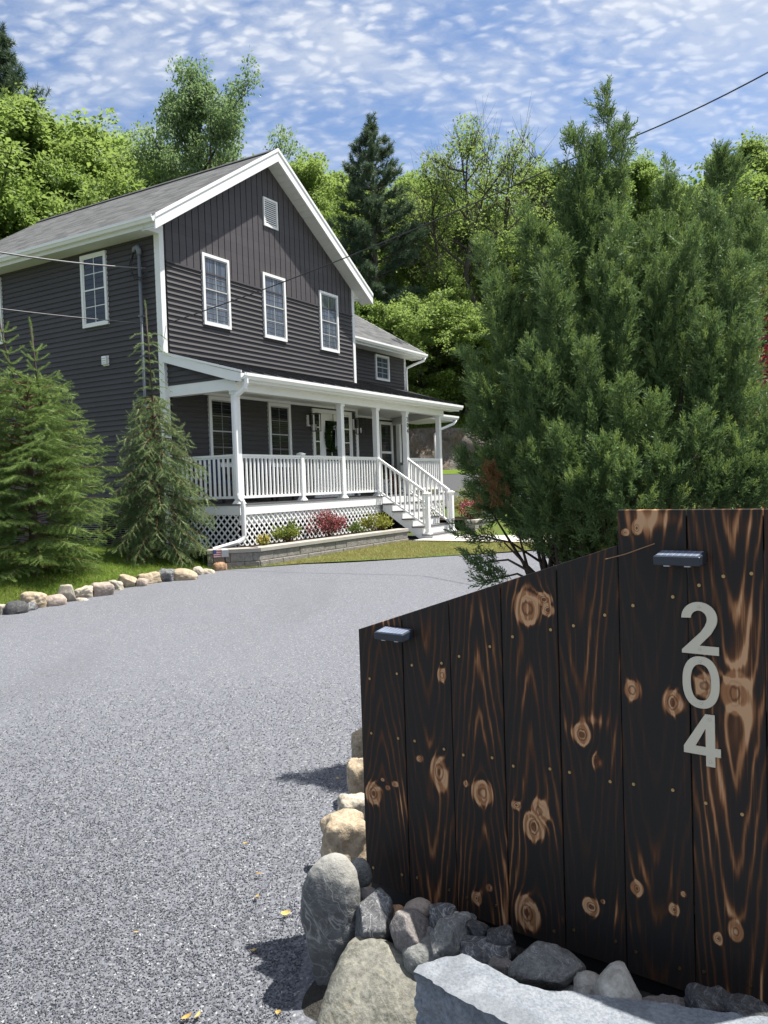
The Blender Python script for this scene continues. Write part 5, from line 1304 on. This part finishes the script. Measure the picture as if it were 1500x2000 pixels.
for a, b, w in PL:
    p, d, l, y_ = plume_data(a, b, w * .92, g, .06 + .05 * g.random(), 1.0); Ps.append(p); Ds.append(d); Ls.append(l); Ys.append(y_)
    # thin shoot running out of the tip
    tipv = unit(np.array(b) - np.array(a) + np.array([0, 0, .2])); m_ = 5
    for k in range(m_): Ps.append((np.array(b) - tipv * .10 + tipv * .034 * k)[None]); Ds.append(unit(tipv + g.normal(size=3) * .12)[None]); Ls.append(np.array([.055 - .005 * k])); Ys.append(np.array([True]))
# ragged lower shoots over the fence
stems = MB()
jt = tag(empty('juniper', (JB[0], JB[1], JB[2])), 'large dark green juniper with feathery upright plumes behind the charred fence', 'juniper')
LOW = [(1090,1120,0, 905,1040,-.1,.05,1),(1060,1130,-.2, 925,1100,-.25,.06,1),(1070,1150,-.2, 950,1135,-.3,.05,1),(1100,1120,-.1,1000,1010,-.2,.08,0),(1090,1110,.1,965,985,.1,.07,0),(1120,1120,-.2,1070,1020,-.3,.1,0),(1140,1110,-.3,1120,1010,-.4,.1,0),(1180,1080,-.3,1180,990,-.5,.1,0)]
for (x0, y0, d0, x1, y1, d1, w, bare) in LOW:
    a, b = J(x0, y0, d0), J(x1, y1, d1); mid = (a + b) / 2 + np.array([0, 0, .06])
    stems.tube([a - JB, mid - JB, b - JB], [.009, .006, .003], 5, False)
    n = 34 if bare else 60
    for k in range(n):
        s = (.62 + .42 * g.random()) if bare else (.35 + .65 * g.random()); p = (a * (1 - s) ** 2 + 2 * mid * s * (1 - s) + b * s * s); Ps.append((p + g.normal(size=3) * w * .45)[None]); Ds.append(unit(unit(b - a) + g.normal(size=3) * .5 + np.array([0, 0, .2]))[None]); Ls.append(np.array([.06 + .04 * g.random()])); Ys.append(np.array([False]))
Ps, Ds, Ls = np.concatenate(Ps), np.concatenate(Ds), np.concatenate(Ls)
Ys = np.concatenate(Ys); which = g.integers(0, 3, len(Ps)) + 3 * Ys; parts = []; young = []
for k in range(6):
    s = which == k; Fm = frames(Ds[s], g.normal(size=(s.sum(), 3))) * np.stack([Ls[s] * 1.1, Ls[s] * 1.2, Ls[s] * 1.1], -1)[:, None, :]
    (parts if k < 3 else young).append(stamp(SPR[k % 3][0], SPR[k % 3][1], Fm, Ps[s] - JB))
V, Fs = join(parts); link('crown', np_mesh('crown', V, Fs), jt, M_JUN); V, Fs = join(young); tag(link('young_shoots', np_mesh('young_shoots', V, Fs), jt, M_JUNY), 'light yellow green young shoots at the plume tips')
# browned sprig
dp = []; 
for k in range(60):
    s = g.random(); p = J(968, 985, -.42) * (1 - s) + J(958, 915, -.47) * s; dp.append((p + g.normal(size=3) * .035 * (1.1 - s), unit(np.array([-.2, 0, 1.0]) + g.normal(size=3) * .5)))
V, Fs = stamp(SPR[0][0], SPR[0][1], frames(np.array([d for _, d in dp]), g.normal(size=(60, 3))) * .07, np.array([p for p, _ in dp]) - JB); tag(link('browned_sprig', np_mesh('browned_sprig', V, Fs), jt, M_JUNB), 'rusty brown dead sprig')
for k in range(26):                    # stems
    az = g.random() * 2 * PI; r0 = .12 + .5 * g.random(); c = np.array([0, 0, 0.]); b = np.array([math.cos(az) * r0, math.sin(az) * r0, 1.0 + 1.2 * g.random()]); mid = np.array([math.cos(az) * r0 * .6, math.sin(az) * r0 * .6, .5]) + g.normal(size=3) * .04
    stems.tube([c + g.normal(size=3) * np.array([.08, .08, 0]), mid, b], [.022, .015, .008], 6, False)
for (x0, x1, y1, d1) in ((1080,1010,1030,-.1),(1075,960,1000,0),(1110,1050,980,-.2),(1090,1085,1000,-.3),(1130,1110,1000,-.2),(1060,985,1060,-.3),(1100,1030,1010,.2),(1150,1160,1000,-.2)):
    a = J(x0, 1200, 0) - JB; b = J(x1, y1, d1) - JB; stems.tube([a * np.array([.6, .6, .3]), (a + b) / 2 + g.normal(size=3) * .03, b], [.016, .010, .004], 6, False)
stems.build('stems', M_BARK, jt, True)

# ---- small shrubs: a mound of leaves on twigs
def shrub(label, base, size, n, leaf, mat, seed, cat='shrub', upright=.4, mat2=None, frac=.0, stemmat=None, name='shrub'):
    g = np.random.default_rng(seed); t = tag(empty(name, base), label, cat); W_, H_ = size
    st = MB(); ends = []
    for k in range(26):
        az = g.random() * 2 * PI; r = math.sqrt(g.random()); e = np.array([math.cos(az) * r * W_ / 2, math.sin(az) * r * W_ / 2, H_ * (.55 + .45 * g.random()) * (1 - .5 * r * r)]); ends.append(e)
        st.tube([(0, 0, -.05), e * np.array([.5, .5, .55]), e], [.007, .005, .002], 4, False)
    ends = np.array(ends); st.build('stems', stemmat or M_TWIG, t)
    i = g.integers(0, len(ends), n); s = .35 + .65 * g.random(n) ** .6; P = ends[i] * s[:, None] + g.normal(size=(n, 3)) * np.array([W_, W_, H_]) * .07; P[:, 2] = np.abs(P[:, 2])
    D = unit(g.normal(size=(n, 3)) + unit(ends[i]) * .8 + np.array([0, 0, upright])); Fm = frames(D, g.normal(size=(n, 3)) + np.array([0, 0, 1.2])) * (leaf * (.6 + .7 * g.random(n)))[:, None, None]
    k = int(n * (1 - frac)); V, Fs = stamp(LEAF_T, LEAF_F, Fm[:k], P[:k]); link('foliage', np_mesh('foliage', V, Fs), t, mat)
    if mat2: V, Fs = stamp(LEAF_T, LEAF_F, Fm[k:], P[k:] + np.array([0, 0, .02])); link('blossom', np_mesh('blossom', V, Fs), t, mat2)
    return t
M_GRN = foliage('shrub_leaf', (.05, .09, .018), (.13, .19, .035), (.16, .24, .04), .3, 6); M_BURG = foliage('burgundy_leaf', (.055, .022, .022), (.15, .055, .04), (.2, .06, .04), .3, 7)
M_PINK = foliage('pink_blossom', (.35, .08, .10), (.55, .20, .22), (.5, .15, .15), .3, 9); M_YEL = foliage('yellow_green_leaf', (.16, .18, .03), (.34, .34, .07), (.36, .38, .06), .3, 7); M_YF = foliage('yellow_blossom', (.55, .42, .08), (.70, .60, .25), (.6, .5, .1), .3, 9)
M_REDF = foliage('red_blossom', (.42, .03, .04), (.62, .10, .09), (.6, .06, .05), .35, 9); M_DKRED = foliage('dark_red_leaf', (.04, .010, .012), (.11, .022, .022), (.2, .02, .02), .3, 7)
def bedpt(px, py, Z): p = at(px, py, Z); return (p[0], p[1], p[2])
shrub('mounded shrub of burgundy and pink foliage in the mulch bed', hw(2.35, -2.12, .5), (.85, .62), 2600, .042, M_BURG, 1, mat2=M_PINK, frac=.38)
shrub('pale green leafy shrub in the mulch bed left of the burgundy shrub', hw(.98, -2.15, .5), (.62, .42), 1300, .05, M_YEL, 2, mat2=M_GRN, frac=.55)
shrub('little yellow flowering plant at the left end of the mulch bed', hw(.02, -2.28, .5), (.32, .24), 420, .045, M_GRN, 3, 'flower', mat2=M_YF, frac=.55, name='flower')
shrub('small yellow green shrub tucked under the porch stairs', hw(4.25, -2.18, .5), (.75, .46), 1100, .055, M_YEL, 4)
shrub('wispy green plant between burgundy shrub and stairs shrub', hw(3.4, -2.15, .5), (.5, .30), 380, .05, M_GRN, 5, 'plant', name='plant')
shrub('red leaved shrub behind the wall right of the stairs', hw(7.75, -3.0, .60), (.8, .62), 1500, .05, M_PINK, 6, mat2=M_DKRED, frac=.5)
shrub('yellow green shrub just behind the red shrub right of the stairs', hw(8.5, -2.5, .62), (.9, .9), 1500, .05, M_YEL, 7)
shrub('burgundy shrub half hidden by the juniper right of the stairs', hw(9.6, -2.9, .62), (1.1, .8), 1500, .05, M_BURG, 9)
# dark red flowering shrub at the right edge, beyond the juniper
P = at(1545, 1000, 6.6)
shrub('tall dark red shrub with scarlet blossom clusters at the right edge behind juniper', (P[0], P[1], .05), (1.9, 3.4), 7000, .06, M_DKRED, 12, mat2=M_REDF, frac=.22, stemmat=M_BARK)
# potted flowers on the porch
pt = tag(empty('flower_pot'), 'small pot of red flowers on the porch by the far railing', 'flower pot'); hloc(pt, 9.35, .25, FL)
po_ = MB().tube([(0, 0, 0), (0, 0, .16), (0, 0, .22), (0, 0, .25)], [.10, .135, .15, .15], 14).build('pot', plain('terracotta', (.22, .10, .06), .8, .15, 12), pt, True)
g2 = np.random.default_rng(4); n = 420; Q = g2.normal(size=(n, 3)) * np.array([.10, .10, .09]) + np.array([0, 0, .40]); V, Fs = stamp(LEAF_T, LEAF_F, frames(unit(g2.normal(size=(n, 3)) + np.array([0, 0, .5])), g2.normal(size=(n, 3))) * .05, Q)
link('leaves', np_mesh('leaves', V[:n * 2], Fs[:n // 2]), pt, M_GRN); link('blossom', np_mesh('blossom', V[n * 2:], Fs[n // 2:] - n * 2), pt, M_REDF)
# ------------------------------------------------------------------ the wooded hill
def decid(seed, H, Rc, zc, nclump, per, leaf, open_=0.0, flat=.42, bareness=0.0, spread=1.0, cr=.52):
    """trunk mesh + crown mesh of one broadleaf kind, height H, crown radius Rc, crown from zc up"""
    g = np.random.default_rng(seed); tr = MB(); r0 = .018 * H
    tp = [np.array([0, 0, -.4])]; 
    for k in range(1, 7): tp.append(np.array([g.normal() * .012 * H, g.normal() * .012 * H, H * .86 * k / 6]))
    tr.tube(tp, [r0 * (1 - .86 * k / 6) for k in range(7)], 7, False)
    cl = []
    nl = max(10, nclump // 5)
    for i in range(nl):
        f = (i + .5) / nl; z0 = zc * .8 + (H * .86 - zc * .8) * f ** 1.05; az = i * 2.399 + g.normal() * .3
        k = min(5.999, max(0, z0 / (H * .86) * 6)); j = int(k); p = tp[j] + (tp[j + 1] - tp[j]) * (k - j)
        prof = math.sin(PI * min(1, .16 + .80 * f)) ** .75; L = Rc * prof * (.55 + .65 * g.random()) * spread
        rise = min(L * (.25 + .75 * f) + H * .05 * g.random(), max(.15 * L, H * .90 - p[2] - .35 * L)); e = p + np.array([math.cos(az) * L, math.sin(az) * L, rise])
        mid = (p + e) / 2 + np.array([0, 0, -.06 * L]); tr.tube([p, mid, e], [r0 * .34 * (1 - .5 * f), r0 * .2, r0 * .05], 5, False)
        m_ = 8
        for q in range(m_):
            s = .30 + .70 * (q + .5) / m_; b = p * (1 - s) ** 2 + 2 * mid * s * (1 - s) + e * s * s
            az2 = az + g.normal() * 1.1; l2 = L * .36 * (.4 + g.random()); e2 = b + np.array([math.cos(az2) * l2, math.sin(az2) * l2, l2 * (.1 + .8 * g.random())])
            tr.tube([b, e2], [r0 * .09, r0 * .025], 4, False)
            if bareness:
                for w in range(6): e3 = e2 + g.normal(size=3) * np.array([.55, .55, .45]) * l2 + np.array([0, 0, l2 * .6]); tr.tube([e2 * .6 + b * .4, e3], [r0 * .045, r0 * .014], 3, False)
            for w in range(3):
                if g.random() > bareness: cl.append((e2 * (.4 + .3 * w) + b * (.6 - .3 * w) + g.normal(size=3) * .16 * L ** .5, (.5 + .7 * g.random()) * cr))
    for k in range(14): cl.append((tp[-1] + g.normal(size=3) * np.array([.15, .15, .10]) * Rc + np.array([0, 0, H * .06]), cr))
    C = np.array([c for c, _ in cl]); Rr = np.array([r for _, r in cl]); n = len(C) * per
    i = np.repeat(np.arange(len(C)), per); d = unit(g.normal(size=(n, 3))); rad = g.random(n) ** .45
    P = C[i] + d * (Rr[i] * rad)[:, None] * np.array([1, 1, flat]) 
    P[:, 2] -= .12 * Rr[i] * rad ** 2
    if open_: P = P + g.normal(size=P.shape) * open_
    outw = unit((P - C[i]) * np.array([1, 1, .4]) + 1e-6); D = unit(outw * .9 + g.normal(size=(n, 3)) * .55 + np.array([0, 0, -.15])); nz = unit(np.array([0, 0, 1.0]) + g.normal(size=(n, 3)) * .55)
    y = D; x = unit(np.cross(y, nz)); z = np.cross(x, y); sc = leaf * (.6 + .8 * g.random(n)); Fm = np.stack([x * 1.15, y, z], -1) * sc[:, None, None]
    V, Fs = stamp(LEAF_T, LEAF_F, Fm, P)
    top = V[:, 2].max(); k = H / top; V = V * np.array([1, 1, k])
    tme = bpy.data.meshes.new('trunk'); tme.from_pydata([(a, b, c * k) for a, b, c in tr.v], [], tr.f); tme.materials.append(M_TRK)
    cme = np_mesh('crown', V, Fs); return tme, cme
M_TRK = plain('forest_bark', (.085, .075, .065), .9, .35, 6, .2)
def pine(seed, H, Rc):
    g = np.random.default_rng(seed); tr = MB(); tr.tube([(0, 0, -.4), (0, 0, H * .5), (0, 0, H * .98)], [H * .016, H * .011, .03], 7, False); P, D = [], []
    nw = 17
    for w in range(nw):
        f = w / (nw - 1); z = H * (.16 + .80 * f); L0 = Rc * (1 - f) ** .62 * (.72 + .5 * g.random()) + .25
        for b in range(6):
            if g.random() < .12: continue
            az = b * 1.047 + w * .7 + g.normal() * .25; L = L0 * (.65 + .5 * g.random()); d = np.array([math.cos(az), math.sin(az), 0]); up = .10 + .45 * f
            e = np.array([0, 0, z]) + d * L + np.array([0, 0, L * up]); s0 = np.array([0, 0, z]); tr.tube([s0, (s0 + e) / 2 - np.array([0, 0, .05 * L]), e], [.05, .03, .012], 4, False)
            m_ = int(L * 15) + 4
            for q in range(m_):
                s = .30 + .70 * g.random(); p = s0 + (e - s0) * s + g.normal(size=3) * np.array([.22, .22, .07]) * (1.1 - .4 * s) * min(1, L / 1.6); P.append(p); D.append(unit(d * .8 + np.array([0, 0, .7]) + g.normal(size=3) * .5))
    for q in range(40): P.append(np.array([0, 0, H * (.88 + .12 * g.random())]) + g.normal(size=3) * .10); D.append(unit(np.array([0, 0, 1.0]) + g.normal(size=3) * .5))
    T = twig_template(26, 1.0, .55, .045, seed); P = np.array(P); D = np.array(D); V, Fs = stamp(T[0], T[1], frames(D, g.normal(size=D.shape)) * (.30 + .16 * g.random(len(P)))[:, None, None], P)
    tme = bpy.data.meshes.new('trunk'); tme.from_pydata(tr.v, [], tr.f); tme.materials.append(M_TRK); return tme, np_mesh('crown', V, Fs)
M_LF = dict(
    lime=foliage('lime_leaf', (.100, .168, .036), (.205, .290, .078), (.34, .46, .12), .48, .35, .5, .55, 1.6),
    mid=foliage('mid_green_leaf', (.085, .155, .034), (.190, .275, .068), (.32, .45, .11), .48, .35, .5, .5, 1.6),
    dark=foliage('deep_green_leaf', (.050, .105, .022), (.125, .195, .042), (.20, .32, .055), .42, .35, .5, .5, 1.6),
    ash=foliage('grey_green_leaf', (.095, .155, .075), (.19, .27, .135), (.26, .38, .15), .44, .5, .5, .2, 1.8),
    pine=foliage('pine_needles', (.045, .082, .050), (.115, .17, .10), (.12, .18, .08), .28, .5, .5, .2, 2))
KIND = {}
def geo(kind, var):
    key = (kind, var)
    if key not in KIND:
        s = 100 + var * 13 + len(kind)
        if kind == 'maple': KIND[key] = decid(s, 12, 4.1, 1.8, 115, 95, .165, .07, .62)
        elif kind == 'tall': KIND[key] = decid(s + 3, 15, 3.3, 2.8, 130, 85, .165, .07, .75)
        elif kind == 'low': KIND[key] = decid(s + 5, 8, 4.2, .5, 120, 95, .145, .06, .50, .0, 1.0, .46)
        elif kind == 'sparse': KIND[key] = decid(s + 7, 15, 3.6, 3.5, 110, 26, .15, .16, .7, .45, 1.0, .45)
        elif kind == 'airy': KIND[key] = decid(s + 9, 17, 3.7, 5.0, 125, 85, .16, .12, .8, .0, 1.0, .5)
        elif kind == 'pine': KIND[key] = pine(s, 15, 3.9)
    return KIND[key]
HK = dict(maple=12, tall=15, low=8, sparse=15, airy=17, pine=15)
# each tree: pixel column, pixel row of its top, depth, kind, variant, leaf, width factor, label
T = []
def tr_(px, py, Z, kind, var, leaf, wf, label, cat='tree'): T.append((px, py, Z, kind, var, leaf, wf, label, cat))
# --- left of the roof
tr_(2, 62, 33, 'pine', 0, 'pine', .62, 'dark conifer tip at the upper left corner of the photo above maples', 'pine tree')
tr_(-55, 170, 31, 'maple', 0, 'lime', 1.1, 'lime green maple cut by the left edge above the eave')
tr_(60, 158, 33, 'tall', 0, 'lime', 1.2, 'tall lime maple under the conifer tip at the upper left')
tr_(155, 226, 38, 'maple', 1, 'lime', 1.1, 'bright maple on the skyline left of the tall airy tree')
tr_(250, 236, 40, 'tall', 1, 'lime', 1.0, 'bright tree touching the left side of the tall airy tree')
tr_(20, 330, 29.0, 'maple', 2, 'mid', 1.0, 'mid green maple low at the left edge just over the roof end')
tr_(110, 300, 30.5, 'tall', 2, 'mid', 1.0, 'mid green tree directly above the far end of the roof ridge')
tr_(205, 305, 32, 'maple', 0, 'lime', .9, 'lime maple above the middle of the left roof slope')
tr_(300, 290, 33, 'maple', 1, 'mid', .9, 'mid green maple behind the trunk of the tall airy tree')
tr_(-120, 120, 36, 'tall', 0, 'dark', 1.2, 'dark tall tree just outside the upper left corner')
tr_(388, 100, 31, 'airy', 0, 'ash', .70, 'tall airy grey green tree rising behind the roof peak')
tr_(440, 300, 37, 'maple', 2, 'mid', .9, 'mid green maple behind the airy tree and the roof ridge')
# --- right of the gable
tr_(568, 285, 37, 'tall', 0, 'lime', 1.0, 'lime tree directly right of the gable peak')
tr_(625, 300, 40, 'maple', 0, 'lime', 1.0, 'lime maple between the gable and the white pine on the skyline')
tr_(640, 372, 35, 'tall', 1, 'mid', .8, 'mid green tree filling the gap right of the gable slope')
tr_(724, 236, 32.5, 'pine', 1, 'pine', .86, 'tall dark white pine standing right of the gable', 'pine tree')
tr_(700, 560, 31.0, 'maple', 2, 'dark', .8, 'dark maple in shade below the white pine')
tr_(800, 318, 42, 'maple', 1, 'mid', 1.0, 'mid green maple on the skyline right of the white pine')
tr_(800, 430, 35.5, 'tall', 2, 'mid', .8, 'slim mid green tree right below the white pine')
tr_(912, 222, 33.5, 'sparse', 0, 'lime', .9, 'tall half bare tree with thin lime leaves at the middle of the skyline')
tr_(985, 252, 34.5, 'sparse', 1, 'lime', .9, 'half bare tree right of the tallest half bare tree')
tr_(848, 290, 35, 'sparse', 2, 'lime', .8, 'half bare tree between white pine and the tallest half bare tree')
tr_(1055, 300, 42, 'tall', 0, 'lime', 1.0, 'yellow green tree left of the juniper tip on the skyline')
tr_(940, 385, 41, 'maple', 2, 'mid', 1.0, 'mid green maple behind the half bare trees')
tr_(868, 500, 33, 'tall', 1, 'lime', .8, 'lime tree in front of the half bare trees')
tr_(1025, 420, 36, 'tall', 0, 'mid', .8, 'mid green tree left of the juniper halfway up the hill')
tr_(820, 560, 30.8, 'low', 0, 'lime', 1.05, 'bright low spreading tree above the wing roof')
tr_(905, 600, 31.2, 'low', 1, 'lime', 1.0, 'bright low spreading tree above the right end of the porch roof')
tr_(760, 600, 31.6, 'low', 2, 'mid', .9, 'mid green low tree behind the wing roof')
tr_(985, 600, 32.0, 'maple', 0, 'dark', 1.0, 'dark maple behind the left side of the juniper')
tr_(1085, 420, 34, 'maple', 1, 'mid', 1.0, 'mid green maple seen through the left edge of the juniper top')
tr_(1150, 320, 41, 'maple', 2, 'mid', 1.0, 'mid green maple directly behind the juniper tip')
tr_(1240, 290, 42, 'tall', 1, 'mid', 1.0, 'mid green tree just right of the juniper tip on the skyline')
tr_(1325, 345, 43, 'maple', 0, 'lime', 1.0, 'yellow green maple between the two juniper tops')
tr_(1390, 320, 44, 'maple', 1, 'lime', .9, 'yellow green tree right of the second juniper top')
tr_(1468, 258, 36, 'tall', 2, 'lime', 1.1, 'tall yellow green tree at the right edge skyline')
tr_(1550, 300, 34, 'maple', 0, 'mid', 1.1, 'mid green maple cut by the right edge')
tr_(1200, 430, 34, 'tall', 0, 'mid', 1.0, 'mid green tree hidden behind the middle of the juniper')
tr_(1480, 400, 32, 'sparse', 0, 'mid', .9, 'grey twiggy tree right of the juniper shoulder')
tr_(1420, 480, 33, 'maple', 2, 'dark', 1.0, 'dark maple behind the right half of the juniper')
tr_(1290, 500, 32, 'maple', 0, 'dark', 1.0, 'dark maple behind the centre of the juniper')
tr_(700, 345, 44, 'maple', 0, 'dark', 1.0, 'dark maple behind the white pine')
tr_(520, 330, 42, 'maple', 1, 'mid', 1.0, 'mid green maple peeking over the roof ridge near the peak')
GRP = 'trees on the wooded hill behind the house'
for (px, py, Z, kind, var, leaf, wf, label, cat) in T:
    top = at(px, py, Z); zb = float(hz(top[0], top[1])) ; Hh = max(4.0, top[2] - zb); tme, cme = geo(kind, var)
    r = empty('conifer_tree' if kind == 'pine' else 'broadleaf_tree', (top[0], top[1], zb), RNG.random() * 6.28); s = Hh / HK[kind]
    sw = (s * .5 + .5 * min(s, 1.15)) * wf
    r.scale = (sw, sw, s); tag(r, label, cat, GRP)
    a = bpy.data.objects.new('trunk', tme); COL.objects.link(a); a.parent = r
    b = bpy.data.objects.new('crown', cme); COL.objects.link(b); b.parent = r
    if not cme.materials: cme.materials.append(M_LF[leaf])
    b.material_slots[0].link = 'OBJECT'; b.material_slots[0].material = M_LF[leaf]
# deep wood beyond and under the first trees, one mass
def mass(n, xr, yr, h, leaf, mat, seed, name, dens=26, rr=1.0):
    g = np.random.default_rng(seed); C = np.stack([xr[0] + (xr[1] - xr[0]) * g.random(n), yr[0] + (yr[1] - yr[0]) * g.random(n)], -1); hh = h[0] + (h[1] - h[0]) * g.random(n) ** 1.5
    i = np.repeat(np.arange(n), dens); N = len(i); P = np.zeros((N, 3)); P[:, :2] = C[i] + g.normal(size=(N, 2)) * (.55 * rr); P[:, 2] = hz(P[:, 0], P[:, 1]) + hh[i] * (.25 + .75 * g.random(N)) + g.normal(size=N) * .15
    D = unit(g.normal(size=(N, 3)) * .7 + np.array([0, 0, -.1])); nz = unit(np.array([0, 0, 1.0]) + g.normal(size=(N, 3)) * .6); x = unit(np.cross(D, nz)); z = np.cross(x, D)
    V, Fs = stamp(LEAF_T, LEAF_F, np.stack([x * 1.15, D, z], -1) * (leaf * (.6 + .8 * g.random(N)))[:, None, None], P); return tag(link(name, np_mesh(name, V, Fs), None, mat), kind='stuff')
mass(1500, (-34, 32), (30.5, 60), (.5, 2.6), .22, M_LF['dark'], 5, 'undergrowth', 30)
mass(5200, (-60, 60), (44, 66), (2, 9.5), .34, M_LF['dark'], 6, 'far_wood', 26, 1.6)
# verge grass tufts along the top of the bank
pt_ = np.stack([-4 + 20 * RNG.random(9000), 29.6 + 2.2 * RNG.random(9000) ** 1.5, np.zeros(9000)], -1); pt_[:, 2] = hz(pt_[:, 0], pt_[:, 1]) - .02
V, Fs = blades(pt_, .22, .03); tag(link('bank_grass', np_mesh('bank_grass', V, Fs), None, M_GRASS), kind='stuff')
